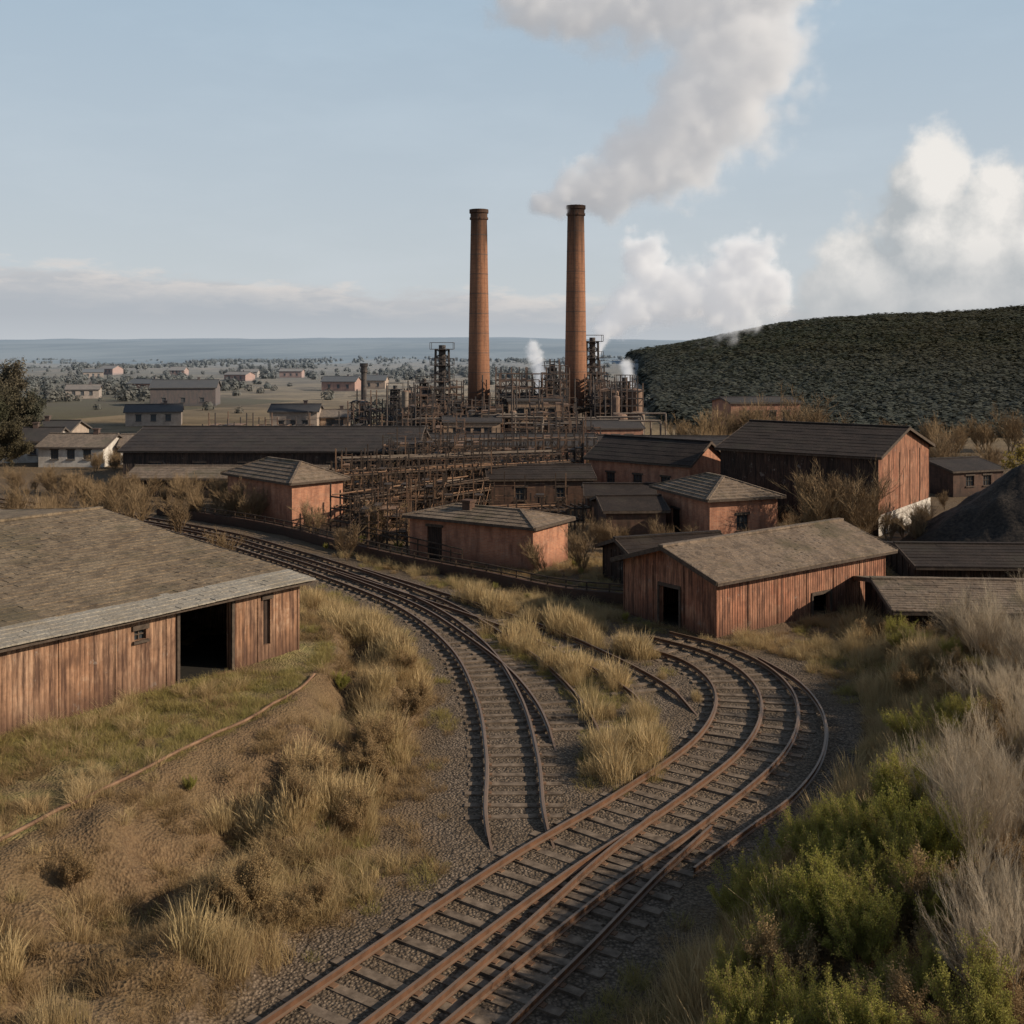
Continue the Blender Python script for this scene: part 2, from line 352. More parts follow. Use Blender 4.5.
        T.beam(X(-ov-.05,B/2,h+rise+.12),X(A+ov+.05,B/2,h+rise+.12),.3,.09,rm)
    else:
        hr=h+rise; e0=h-.03; x0,x1,y0,y1=-ov,Lx+ov,-ov,Ly+ov
        if Lx>=Ly: r0,r1=(Ly/2,Ly/2),(Lx-Ly/2,Ly/2)
        else: r0,r1=(Lx/2,Lx/2),(Lx/2,Ly-Lx/2)
        E=[Vector((x0,y0,e0+.1)),Vector((x1,y0,e0+.1)),Vector((x1,y1,e0+.1)),Vector((x0,y1,e0+.1))]; R0=Vector((*r0,hr)); R1=Vector((*r1,hr))
        if Lx>=Ly: fs=[[E[0],E[1],R1,R0],[E[1],E[2],R1],[E[2],E[3],R0,R1],[E[3],E[0],R0]]; hips=[(0,R0),(1,R1),(2,R1),(3,R0)]
        else: fs=[[E[0],E[1],R0],[E[1],E[2],R1,R0],[E[2],E[3],R1],[E[3],E[0],R0,R1]]; hips=[(0,R0),(1,R0),(2,R1),(3,R1)]
        for f in fs:
            R.face(f,rm)
            nC=max(3,courses)
            if courses:
                for k in range(1,nC):
                    t=k/nC; a0=f[0].lerp(f[-1],t); a1=f[1].lerp(f[2] if len(f)>3 else f[-1],t)
                    if (a1-a0).length>.2: R.beam(a0+Vector((0,0,.01)),a1+Vector((0,0,.01)),.1,.035,rm)
        for i in range(4): T.beam(E[i]-Vector((0,0,.06)),E[(i+1)%4]-Vector((0,0,.06)),.07,.15,M['trim'])
        for i,r in hips: R.beam(E[i]+Vector((0,0,.02)),r+Vector((0,0,.02)),.18,.07,rm)
        R.beam(R0,R1+Vector((.01,0,0)),.22,.1,rm)
    if chim:
        cx,cy,ch=chim; R.box(cx-.25,cx+.25,cy-.25,cy+.25,h,h+rise+ch,M['brick_d']); R.box(cx-.32,cx+.32,cy-.32,cy+.32,h+rise+ch+.002,h+rise+ch+.12,M['brick_d'])
    W.obj('walls',e); R.obj('roof',e)
    if T.v: T.obj('trim',e)
    if G.v: G.obj('windows',e)
    if D.v: D.obj('door',e)
    return e
def wins(L,n,z,w,h,ty='w',s0=.8):
    return [(s0+(L-2*s0)*(i+.5)/n-w/2,z,w,h,ty) for i in range(n)]
ux,uy=.6106,.7919; L_=19.; ox,oy=-7.25-ux*L_,37.3-uy*L_
house('rusty_clad_shed',(ox,oy),math.degrees(math.atan2(uy,ux)),L_,25.,2.4,1.2,'x',M['boards'],M['roof'],1.3,
  {'S':[(L_-4.75,0,1.95,2.33,'o'),(L_-6.3,1.65,.4,.3,'w'),(L_-1.5,.5,.3,1.5,'d')],
   'E':[(2,1,.8,.8,'w')]},.35,1.7,44,(M['eave'],5),segl=.6)
house('goods_shed',(8.15,43.8),36.9,11.2,5.4,2.4,.85,'x',M['boards_red'],M['roof2'],0,
  {'W':[(2.2,0,1.15,1.6,'o')],'S':[(6.0,0,1.2,.9,'o')]},.4,1.8,20,segl=.7)
house('lean_to_shed',(6.0,52),20,5.2,4,1.6,.6,'x',M['boards_dark'],M['roof_d'],0,{'S':[(1,0,1,1.5,'d')]},.3,.9,6)
house('brick_hut',(1.09,57),58,3.7,8.0,2.25,.6,'hip',M['brick'],M['roof2'],0,{'W':[(1.2,0,1,1.8,'d')]},.3,0,5,chim=(1.4,5.0,.25))
house('hip_roof_brick_house',(11.5,64),20,4.6,6.6,2.75,1.05,'hip',M['brick'],M['roof2'],0,{'W':[(2,0,1,1.7,'d')],'S':[(1.8,.9,.8,.9,'w')]},.35,0,8)
house('low_brick_store',(5.6,65.5),4,3.6,5,1.9,.5,'x',M['brick_d'],M['roof_d'],0,{},.2,0,0)
house('gabled_brick_workshop',(12.9,80),50,5.2,9.,3.2,1.4,'y',M['brick'],M['roof_d'],0,{'W':wins(9,3,1.2,.8,.9)},.3,0,6)
house('flat_brick_annex',(5.0,73),-2,4.6,5,1.8,.45,'x',M['brick_d'],M['roof_d'],0,{},.2,0,0)
house('brick_engine_house',(-1.6,79),4,7.5,6,2.2,.6,'x',M['brick_d'],M['roof_d'],0,{'S':wins(7.5,2,.7,.8,.9)},.2,0,6)
house('large_gabled_warehouse',(22.6,68),53,10.6,10.6,4.9,1.45,'y',M['boards_red'],M['roof_d'],0,{'W':[(1.2,0,2.,2.8,'d')]},.3,1.8,10,bm=M['boards_dark'])
mbp=MB(); e=empty('warehouse_plinth',(22.6,68,0),math.radians(53)); mbp.box(-.06,10.66,-.09,-.03,-.2,1.25,M['white']); mbp.obj('plinth',e)
mbp=MB(); e=empty('warehouse_side_cladding',(22.6,68,0),math.radians(53)); mbp.box(-.08,-.03,-.06,10.6,-.2,4.75,M['boards_dark']); mbp.obj('cladding',e)
house('long_warehouse',(24.2,86.8),86,8.,17.,3.9,.35,'y',M['boards_dark'],M['roof_d'],0,{'W':wins(17,4,1.8,.9,.8)},.3,1.2,6)
house('hip_roof_brick_hut',(-14.3,71.5),44,4.,8.2,2.8,1.15,'hip',M['brick'],M['roof2'],0,{'W':[(1,0,1.1,1.9,'d')]},.35,0,6)
house('dark_long_warehouse',(-32.5,92),-1,24.3,12,3.1,1.5,'x',M['boards_dark'],M['roof_d'],0,{'S':wins(24,6,1.2,1.,.9)},.35,.9,8)
house('dark_long_warehouse',(-30,86),-1,15,5,1.5,.6,'x',M['boards_dark'],M['roof2'],0,{},.3,.9,5)
house('tarred_shed',(15.3,43.2),-4,9.5,5.6,1.35,.5,'x',M['boards_dark'],M['roof2'],0,{'S':[(1.5,0,1,1.2,'d')]},.45,.9,14,segl=.8)
house('tarred_shed',(19.6,52.6),-3,11,6,1.2,.45,'x',M['boards_dark'],M['roof_d'],0,{'S':[(2,0,1,1.1,'d')]},.4,.9,8)
house('brick_hall',(-9.,106),-1,17,7,2.3,.8,'x',M['brick'],M['roof_d'],0,{'S':wins(17,8,.8,.9,1.)},.2,0,0)
house('brick_boiler_house',(-.4,126),2,6.4,6,5.7,.5,'x',M['brick_l'],M['roof_d'],0,{'S':wins(6.4,4,3.6,.8,1.2)+wins(6.4,4,1.4,.8,1.2)},.15,0,0)
house('brick_works_building',(-7.2,116),3,6.,5,3.9,.4,'x',M['brick_l'],M['roof_d'],0,{'S':wins(6,4,2.4,.8,.9)},.15,0,0)
house('brick_works_building',(8.,116),8,6.,5,3.2,.6,'x',M['brick'],M['roof_d'],0,{'S':wins(6,3,1.6,.8,.9)},.15,0,0)
house('brick_block',(22.3,112),8,7.4,6,6.1,.4,'x',M['brick'],M['roof_d'],0,{'S':wins(7.4,4,4,.8,1.2)+wins(7.4,4,1.8,.8,1.2)},.15,0,0)
house('grey_shed',(34.5,86),20,5,6,2.0,.6,'x',M['brick_d'],M['roof_d'],0,{'S':wins(5,2,.8,.8,.8)},.2,0,0)
for (x,y,lx,ly,h,r,an,wm,rm) in [(-56,112,9,6,2.2,1.1,4,'white','roof_d'),(-46.5,108,6.5,6,2.0,1.0,-3,'white','roof2'),(-39.2,110,5,5,1.9,.9,10,'white','roof2'),(-62,124,12,6,2.3,1.,0,'stonew','roof_d'),
  (-33.5,152,6.5,6,3.0,.8,3,'stonew','roof_d'),(-27,155,4.,5,2.1,.8,5,'brick_l','roof2'),(-58,165,8,6,2.2,.9,15,'stonew','roof_d'),(-74,225,13,8,3.8,1.4,8,'brick_d','roof_d')]:
    house('village_house',(x,y),an,lx,ly,h,r,'x',M[wm],M[rm],0,{'S':wins(lx,3,.8,.8,.9)},.25,0,0,chim=(lx*.7,ly*.5,.5))
for i in range(12):
    y=random.uniform(210,520); x=random.uniform(-.44,-.12)*y; lx=random.uniform(6,10); 
    if any(abs(x-o[0])<14 and abs(y-o[1])<14 for o,_,_,_ in FP): continue
    house('village_house',(x,y),random.uniform(-20,20),lx,7,random.uniform(2.,3.),random.uniform(.9,1.5),'x',M[random.choice(['stonew','stonew','brick_l','brick'])],M[random.choice(['roof2','roof_d','roof2'])],float(height(np.array([x+3.]),np.array([y+3.]))[0]),{'S':wins(lx,3,.8,.8,.9)},.25,0,0,chim=(lx*.7,3.5,.5))
# ---------------------------------------------------------------- chimneys
def chimney(name,x,y,top,rb,rt,mat,base=None):
    e=empty(name,(x,y,0)); m=MB(); pr=[]
    z0=4.5 if base else 0
    for i in range(25):
        t=i/24; pr.append((rb+(rt-rb)*t,z0+(top-1.3-z0)*t))
    pr+=[(rt+.14,top-1.25),(rt+.14,top-1.0),(rt+.05,top-.98),(rt+.05,top-.5),(rt+.18,top-.45),(rt+.18,top),(rt-.22,top),(rt-.25,top-3)]
    m.lathe(pr,40,mat); m.obj('shaft',e,smooth=False)
    b=MB()
    for i in range(9):
        z=z0+(top-z0)*(i+.7)/10; r=rb+(rt-rb)*(z-z0)/(top-1.3-z0)+.015; b.lathe([(r-.05,z-.03),(r,z-.03),(r,z+.03),(r-.05,z+.03)],32,M['steel_d'])
    for k in range(int((top-z0)/.5)):
        z=z0+k*.5; r=rb+(rt-rb)*min(1,(z-z0)/(top-1.3-z0))+.12; b.beam((-.2,-r,z),(.2,-r,z),.03,.03,M['steel_d'])
    for sx in(-.2,.2): b.beam((sx,-rb-.12,z0),(sx,-rt-.14,top-.6),.03,.03,M['steel_d'])
    b.obj('bands_and_ladder',e)
    if base:
        c=MB(); c.lathe([(base,0),(base,3.9),(base+.15,4.0),(base+.15,4.35),(base*.72,4.5),(rb,4.52)],36,M['stone']); 
        for i in range(12):
            t=2*math.pi*i/12; c.beam((base*math.cos(t)*1.01,base*math.sin(t)*1.01,0),(base*math.cos(t)*1.01,base*math.sin(t)*1.01,3.9),.25,.25,M['steel_d'])
        c.lathe([(base+.3,4.36),(base+.8,4.36),(base+.8,4.44),(base+.3,4.44)],36,M['steel_d'])
        for i in range(24):
            t=2*math.pi*i/24; c.beam(((base+.75)*math.cos(t),(base+.75)*math.sin(t),4.4),((base+.75)*math.cos(t),(base+.75)*math.sin(t),5.4),.06,.06,M['steel_d'])
        c.lathe([(base+.72,5.36),(base+.78,5.36),(base+.78,5.44),(base+.72,5.44)],36,M['steel_d'])
        c.obj('base_drum',e)
chimney('brick_chimney',-4.15,138,29.1,1.42,1.02,M['chim'],2.5)
chimney('brick_chimney',8.0,138,29.6,1.45,1.05,M['chim'],2.3)
chimney('iron_stack',-20.2,150,9.7,.42,.38,M['steel_d'])
# ---------------------------------------------------------------- lattice steelwork
def scaff(m,x0,x1,y0,y1,z1,nx,ny,nz,w=.13,prob=.75,mat='steel_d',z0=0):
    X=np.linspace(x0,x1,nx+1); Y=np.linspace(y0,y1,ny+1); Z=np.linspace(z0,z1,nz+1); hh={}
    for i in range(nx+1):
        for j in range(ny+1):
            mt=M['steel_d'] if random.random()<.6 else M['steel']
            k=max(1,nz-(random.random()<.35)-(random.random()<.2)-(random.random()<.15)); hh[i,j]=k
            m.beam((X[i],Y[j],z0),(X[i],Y[j],Z[k]+random.choice([0,.3,.9,1.6])),w,w,mt)
    for k in range(1,nz+1):
        for i in range(nx+1):
            for j in range(ny+1):
                mt=M['steel_d'] if random.random()<.55 else M['steel']
                if i<nx and random.random()<prob and hh[i,j]>=k: m.beam((X[i],Y[j],Z[k]),(X[i+1],Y[j],Z[k]),w*.8,w,mt)
                if j<ny and random.random()<prob and hh[i,j]>=k: m.beam((X[i],Y[j],Z[k]-.02),(X[i],Y[j+1],Z[k]-.02),w*.8,w,mt)
                if i<nx and random.random()<prob*.55 and hh[i,j]>=k: 
                    a,b=(Z[k-1],Z[k]) if random.random()<.5 else (Z[k],Z[k-1]); m.beam((X[i],Y[j]+.05,a),(X[i+1],Y[j]+.05,b),w*.55,w*.55,mt)
                if i<nx and j<ny and random.random()<.35 and hh[i,j]>=k: m.box(X[i]+.05,X[i+1]-.05,Y[j]+.05,Y[j+1]-.05,Z[k]+.1,Z[k]+.16,mt)
                if i<nx and random.random()<.5: m.beam((X[i],Y[j]-.06,Z[k]+.8),(X[i+1],Y[j]-.06,Z[k]+.8),w*.4,w*.4,mt)
def lattice_tower(name,x,y,z1,w):
    m=MB(); n=12; mt=M['steel_d']
    def c(k): 
        t=k/n; ww=w*(1-.25*t)/2; return [Vector((sx*ww,sy*ww,z1*t)) for sx,sy in((-1,-1),(1,-1),(1,1),(-1,1))]
    for k in range(n):
        a,b=c(k),c(k+1)
        for i in range(4):
            j=(i+1)%4; m.beam(a[i],b[i],.17,.17,mt); m.beam(b[i],b[j],.11,.11,mt); m.beam(a[i],b[j],.09,.09,mt); m.beam(a[j],b[i],.09,.09,mt)
        if k%2==1:
            q=w/2+.35; m.box(-q,q,-q,q,b[0].z-.05,b[0].z+.03,mt)
            for sx,sy in((-1,-1),(1,-1),(1,1),(-1,1)): m.beam((sx*q,sy*q,b[0].z),(sx*q,sy*q,b[0].z+.8),.06,.06,mt)
            for p,r in(((-q,-q),(q,-q)),((q,-q),(q,q)),((q,q),(-q,q)),((-q,q),(-q,-q))): m.beam((*p,b[0].z+.8),(*r,b[0].z+.8),.05,.05,mt)
    m.tube((0,0,0),(0,0,z1+.5),w*.24,w*.2,12,M['steel_d']); m.obj(name,loc=(x,y,0))
lattice_tower('lattice_tower',-8.5,134,11.6,2.1)
lattice_tower('lattice_tower',10.3,141,12.6,1.9)
lattice_tower('lattice_tower',-15.5,146,6.3,1.4)
lattice_tower('lattice_tower',13.9,136,7.6,1.5)
lattice_tower('lattice_tower',-11.,138,7.4,1.3)
lattice_tower('lattice_tower',5.2,142,9.2,1.3)
m=MB()
for (a,b,c,d,z,nx,ny,nz) in [(-13,-7,124,130,5.0,9,3,6),(-12.5,-6,131,136,6.9,8,3,8),(-2.,2.5,133,138,7.8,7,3,9),(-6.5,-1.2,124,127,5.0,8,2,6),(2,7,120,125,5.4,7,2,6),(3.6,6.8,130,136,8.8,6,3,9),(9.5,15,126,134,6.8,9,3,8),(9,12,136,143,8.6,4,3,9),(-20,-13,134,140,5.0,10,2,5),(-7,-1,118,123,4.8,8,2,5),(12,16,140,146,6,6,2,6),(-1.5,6.4,127,131,7.9,10,2,9),(-14,-5,112,116,3.4,12,2,4),(0,9,112,115,3.6,12,2,4)]:
    scaff(m,a,b,c,d,z,nx,ny,nz,.13,.85)
m.obj('refinery_steelwork')
m=MB()
for i in range(38):
    x=random.uniform(-13,15); y=random.uniform(120,137); r=random.uniform(.35,1.0); z=random.uniform(2.5,6.8)
    if min(abs(x+4.15),abs(x-8))<2.9 : continue
    if -.8<x<6.5 and y>124: continue
    m.tube((x,y,0),(x,y,z),r,r,14,M[random.choice(['pipe','steel','steel_d','steel'])]); m.lathe([(r,z),(r*.8,z+r*.3),(0.01,z+r*.45)],14,M['steel'],x,y)
for i in range(46):
    x=random.uniform(-13,12); y=random.uniform(117,124); z=random.uniform(1.5,5); L=random.uniform(2,7); m.tube((x,y,z),(x+L,y,z),.1,.1,8,M['pipe']); m.tube((x+L,y,z),(x+L,y,0),.1,.1,8,M['pipe'])
for i in range(40):
    x=random.uniform(-14,14); y=random.uniform(122,134); m.tube((x,y,0),(x,y,random.uniform(5.5,8.6)),.1,.08,8,M['steel_d'])
m.obj('process_vessels')
def rack(name,p0,p1,z,n,rows=3,depth=2.2):
    m=MB(); p0=Vector((*p0,0)); p1=Vector((*p1,0)); d=(p1-p0).normalized(); nn=Vector((-d.y,d.x,0))
    for i in range(n+1):
        b=p0.lerp(p1,i/n)
        for k in(0,depth):
            q=b+nn*k; m.beam(q,q+Vector((0,0,z+random.uniform(0,.9))),.1,.1,M['steel_d'])
        for r in range(rows): 
            zz=z*(r+1)/rows; m.beam(b+Vector((0,0,zz)),b+nn*depth+Vector((0,0,zz)),.09,.09,M['steel_d'])
        if i<n and random.random()<.6:
            b2=p0.lerp(p1,(i+1)/n); m.beam(b,b2+Vector((0,0,z)),.06,.06,M['steel'])
    for r in range(rows):
        zz=z*(r+1)/rows+.12
        for k in np.linspace(.2,depth-.2,3): 
            a0,a1=sorted([random.uniform(0,.5),random.uniform(.5,1)]); 
            if random.random()<.4: a0,a1=0,1
            m.tube(p0.lerp(p1,a0)+nn*k+Vector((0,0,zz)),p0.lerp(p1,a1)+nn*k+Vector((0,0,zz)),.05,.05,6,M[random.choice(['pipe','steel','steel','steel_d'])])
        m.beam(p0+Vector((0,0,zz-.1)),p1+Vector((0,0,zz-.1)),.08,.1,M['steel_d'])
    m.obj(name)
rack('pipe_rack',(-9.8,68.5),(-1.5,79),2.2,16)
rack('pipe_rack',(-11.5,75),(4.5,84.5),2.9,26)
rack('pipe_rack',(-13,84),(4,90),3.0,24)
rack('pipe_rack',(-5.5,66.2),(5,69.5),1.5,20,2)
rack('pipe_rack',(-9,96),(8,99),3.4,26,4)
m=MB(); scaff(m,-10.5,-2.6,88,94,3.7,12,4,4,.09); scaff(m,-8.5,-4.5,71,76,2.5,7,4,3,.08); scaff(m,-2,6,92,95,4.0,12,2,4,.09); scaff(m,-12.5,-9.,78,82,2.9,6,3,3,.08); scaff(m,-4.5,3.5,70.5,72.5,1.9,12,2,2,.07); scaff(m,-6,-1.5,80,83,2.6,7,2,3,.08); scaff(m,-9.5,-6.2,64.5,69,2.0,6,3,3,.07); m.obj('yard_steelwork')
m=MB(); scaff(m,-36,-14,128,131,2.6,30,1,2,.12); scaff(m,-28,-14,112,115,2.2,18,1,2,.1);m.obj('distant_steelwork')
def polyline_fence(name,pts,h,solid):
    m=MB(); c=cr(pts,1.0)
    for a,b in zip(c[:-1],c[1:]):
        if solid: m.beam(a+Vector((0,0,h*.3-.1)),b+Vector((0,0,h*.3-.1))+(b-a)*.02,.25,h*.6+.2,M['brick_d'])
        m.beam(a-Vector((0,0,.2)),a+Vector((0,0,h)),.07,.07,M['steel_d'])
        for k in(.72,.98): m.beam(a+Vector((0,0,h*k)),b+Vector((0,0,h*k)),.05,.06,M['steel_d'])
    m.obj(name)
polyline_fence('parapet_wall',[(5.4,49.3),(2.2,50.8),(-1.2,54.2),(-5.3,58.),(-10,63.2),(-16,70),(-25,77)],.95,True)
polyline_fence('yard_railing',[(-2.6,57.5),(-8,64),(-13,69.5)],1.1,False)
# ---------------------------------------------------------------- railway
def track(key,dz,offs=(-.72,.72),sl=(-1.22,1.22),skip=0.,bury=False):
    c=TC[key]; e=empty('railway_track'); m=MB(); s=MB()
    prof=[(-.06,0),(.06,0),(.06,.015),(.011,.03),(.011,.10),(.031,.112),(.031,.14),(-.031,.14),(-.031,.112),(-.011,.10),(-.011,.03),(-.06,.015)]
    for off in offs:
        bs=len(m.v)
        for i,p in enumerate(c):
            t=(c[min(i+1,len(c)-1)]-c[max(i-1,0)]).normalized(); nn=Vector((t.y,-t.x,0)); sk_=-.26*max(0,1-i/5) if bury else 0
            for (a,b) in prof: q=p+nn*(off-a); m.v.append((q.x,q.y,.075+dz+b+sk_))
        k=m.mid(M['rail']); n=len(prof)
        for i in range(len(c)-1):
            for j in range(n):
                j2=(j+1)%n; m.f.append((bs+i*n+j,bs+(i+1)*n+j,bs+(i+1)*n+j2,bs+i*n+j2)); m.mi.append(k)
    m.obj('rails',e)
    if sl:
        acc=0
        for i in range(1,len(c)):
            acc+=(c[i]-c[i-1]).length
            if acc>=.55:
                acc=0
                if random.random()<skip or (bury and i<6): continue
                t=(c[i]-c[i-1]).normalized(); nn=Vector((t.y,-t.x,0)); j=random.uniform(-.03,.03); z=.045+dz+random.uniform(-.03,.006)
                tt=(t+nn*j).normalized(); n2=Vector((tt.y,-tt.x,0)); p=c[i]; w=.11; A=sl[0]+random.uniform(-.08,.05); B=sl[1]+random.uniform(-.05,.08)
                P=[p+n2*A-tt*w,p+n2*B-tt*w,p+n2*B+tt*w,p+n2*A+tt*w]
                s.hexa([(q.x,q.y,-.12) for q in P]+[(q.x,q.y,z+random.uniform(-.006,.004)) for q in P],M['sleeper'])
                for off in offs:
                    q=p+nn*off; s.hexa([(q.x+a*nn.x*.14+b*t.x*.07,q.y+a*nn.y*.14+b*t.y*.07,zz) for zz in(z-.01,z+.018) for a,b in((-1,-1),(1,-1),(1,1),(-1,1))],M['steel'])
        s.obj('sleepers',e)
track('R1',0,(-.72,.72,1.85),(-1.2,2.3)); track('R4',.011,(-.72,.72),(-1.0,1.25)); track('R3',.02,(.72,),None)
track('L1',0,bury=True); track('L2',.008,skip=.15,bury=True); track('L3',.016,skip=.5,bury=True)
m=MB(); c=cr([(-16,9.5),(-10.6,22.6),(-6.9,31.2),(-6.2,34.5)],.6)
hz_=height(np.array([p.x for p in c]),np.array([p.y for p in c]))
for i in range(len(c)-1): m.tube(c[i]+Vector((0,0,hz_[i]+.08)),c[i+1]+Vector((0,0,hz_[i+1]+.08)),.045,.045,6,M['steel'],False)
m.obj('surface_pipe')
# ---------------------------------------------------------------- ground sheet
def axis(lo,hi,st,L,R):
    a=list(np.arange(lo,hi,st)); s=st; x=lo
    left=[]
    while x>L: s*=1.16; x-=s; left.append(x)
    s=st; x=a[-1]; right=[]
    while x<R: s*=1.13; x+=s; right.append(x)
    return np.array(left[::-1]+a+right)
xs=axis(-24,24,.2,-9000,9000); ys=axis(12,62,.2,-60,14000)
XX,YY=np.meshgrid(xs,ys); x=XX.ravel(); y=YY.ravel(); dt=dtrack(x,y); z=height(x,y,dt)
z=z+ (fbm(x*3,y*3,31)-.5)*.07*sm((dt-1.2)/.5)*(y<80)+(fbm(x*1.1,y*4,33)-.5)*.04*(y<60)
nx,ny=len(xs),len(ys); idx=np.arange(nx*ny).reshape(ny,nx)
q=np.stack([idx[:-1,:-1],idx[:-1,1:],idx[1:,1:],idx[1:,:-1]],-1).reshape(-1,4)
me=bpy.data.meshes.new('ground'); me.vertices.add(nx*ny); me.vertices.foreach_set('co',np.stack([x,y,z],1).ravel())
me.loops.add(q.size); me.loops.foreach_set('vertex_index',q.ravel()); me.polygons.add(len(q)); me.polygons.foreach_set('loop_start',np.arange(0,q.size,4)); me.polygons.foreach_set('loop_total',np.full(len(q),4)); me.update(calc_edges=True); me.validate()
me.polygons.foreach_set('use_smooth',np.ones(len(me.polygons),bool))
gn=fbm(x*.7,y*.7,41)
grav=1-sm((dt-1.5-(gn-.5)*2.2)/1.1)
dT,sT=dpoly(x,y,TOE); dE,sE=dpoly(x,y,EDG)
flatyard=((sT<0)&(dpoly(x,y,RB)[1]>0))|(y>48)
grav=np.maximum(grav,np.where(flatyard,.5,0)); 
terr=np.where((sE>0)&(y<60),1.,0.)*(.5+.5*sm((gn-.35)/.2))
for nm,val in(('grav',grav),('green',terr)):
    at=me.attributes.new(nm,'FLOAT','POINT'); at.data.foreach_set('value',val.astype(np.float32))
mt,t=newmat('ground_mix'); pos=t.n('ShaderNodeNewGeometry').outputs['Position']
a1=t.noise(pos,.6,6,.6); a2=t.noise(pos,5.,6,.7); a3=t.noise(pos,22.,3,.6)
vo=t.n('ShaderNodeTexVoronoi'); t.put(vo.inputs['Vector'],pos); vo.inputs['Scale'].default_value=15.
vr=t.sep(vo.outputs['Color'])[0]
gcol=t.mix(vr,(.10,.073,.05),(.29,.22,.16)); gcol=t.mix(t.mr(a1,.35,.65,0,.75),gcol,(.15,.105,.065)); gcol=t.mix(t.mr(vo.outputs['Distance'],.3,.7,0,.7),gcol,(.035,.026,.019))
soil=t.mix(t.mr(a2,.3,.7),(.075,.045,.025),(.19,.12,.062)); soil=t.mix(t.mr(a1,.4,.65,0,.6),soil,(.13,.088,.042)); soil=t.mix(t.mr(a3,.45,.7,0,.5),soil,(.25,.175,.10))
grn=t.mix(t.mr(a2,.35,.65),(.15,.135,.045),(.29,.225,.10))
c=t.mix(t.m('MULTIPLY',t.n('ShaderNodeAttribute',attribute_name='green').outputs['Fac'],t.mr(a1,.35,.6)),soil,grn)
c=t.mix(t.n('ShaderNodeAttribute',attribute_name='grav').outputs['Fac'],c,gcol)
X_,Y_,Z_=t.sep(pos)
fld=t.n('ShaderNodeTexVoronoi'); t.put(fld.inputs['Vector'],t.v('MULTIPLY',pos,(.012,.006,0))); fld.inputs['Scale'].default_value=1.
fcol=t.ramp(t.sep(fld.outputs['Color'])[0],[(0,(.13,.105,.055)),(.35,(.25,.18,.105)),(.6,(.10,.085,.045)),(.85,(.33,.25,.155)),(1,(.14,.11,.065))])
fcol=t.mix(t.mr(t.noise(pos,.05,6,.7),.42,.6,0,.8),fcol,(.09,.068,.042))
c=t.mix(t.mr(Y_,95,150),c,fcol)
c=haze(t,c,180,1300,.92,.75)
bh=t.m('ADD',t.m('MULTIPLY',vo.outputs['Distance'],1.),t.m('MULTIPLY',a2,1.))
M['ground']=finish(mt,t,c,.95,bh,.05,.9)
me.materials.append(M['ground']); g=root(bpy.data.objects.new('ground',me))
# ---------------------------------------------------------------- far hills
def grid_hill(name,x0,x1,y0,y1,nx,ny,fn,mat):
    xs=np.linspace(x0,x1,nx); ys=np.linspace(y0,y1,ny); X,Y=np.meshgrid(xs,ys); Z=fn(X,Y)
    i=np.arange(nx*ny).reshape(ny,nx); q=np.stack([i[:-1,:-1],i[:-1,1:],i[1:,1:],i[1:,:-1]],-1).reshape(-1,4)
    me=bpy.data.meshes.new(name); me.from_pydata(np.stack([X.ravel(),Y.ravel(),Z.ravel()],1).tolist(),[],q.tolist()); me.materials.append(mat)
    me.polygons.foreach_set('use_smooth',[True]*len(q)); return root(bpy.data.objects.new(name,me))
RX=np.array([68,76,83,92,110,135,165,205,247,290,330,410,520]); RZ=np.array([-5,-1,3,8,13,18.5,24,28.5,31,33,35,37,34])-3.5
def hillf(X,Y):
    xr=X*700/np.clip(Y+40*(fbm(X*.01,Y*.01,77)-.5),150,900)
    top=np.interp(xr,RX,RZ); t=np.clip((Y-135)/565,0,1.8); prof=np.where(t<1,.45*t+.55*sm(t),1-sm((t-1)/.8)*.5)
    return np.maximum(top,-4)*prof*(1+.24*(fbm(X*.015,Y*.012,3)-.5)+.14*(fbm(X*.05,Y*.02,13)-.5))-.6
def hz_mat(name,c1,c2,sc):
    mt,t=newmat(name); pos=t.n('ShaderNodeNewGeometry').outputs['Position']; a=t.noise(pos,sc,5,.6)
    return finish(mt,t,t.mix(t.mr(a,.35,.65),c1,c2),.95)
grid_hill('forested_hill',12,700,125,1250,160,150,hillf,hz_mat('hill_floor',(.04,.042,.025),(.055,.052,.03),.02))
def farf(X,Y):
    t=np.clip((Y-900)/2600,0,1.3); r=np.where(t<1,t,1.); return (46+26*(fbm(X*.0009+3,Y*.0009,8)-.5))*r*1.0+14*(fbm(X*.004,Y*.003,18)-.5)*r-1.5
mt,t=newmat('distant_hill_hazed'); pos=t.n('ShaderNodeNewGeometry').outputs['Position']; a=t.noise(t.v('MULTIPLY',pos,(1,.35,1)),.004,6,.65); Yh=t.sep(pos)[1]
cc_=t.mix(t.mr(a,.42,.58),(.17,.22,.265),(.27,.32,.36)); cc_=t.mix(t.mr(Yh,900,3400,.2,.8),cc_,(.29,.365,.45)); dist_mat=finish(mt,t,cc_,.95)  # blue distance haze mixed into the hill colour, thicker farther north
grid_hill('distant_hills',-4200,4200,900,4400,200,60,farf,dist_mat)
def heap(X,Y):
    d=np.hypot(X-29.5,(Y-63)*1.0); return np.maximum(0,5.1-(d/1.35)*1.0+ (fbm(X*.7,Y*.7,2)-.5)*.9)-.02
grid_hill('coal_heap',20,42,54,75,90,90,heap,M['coal'])
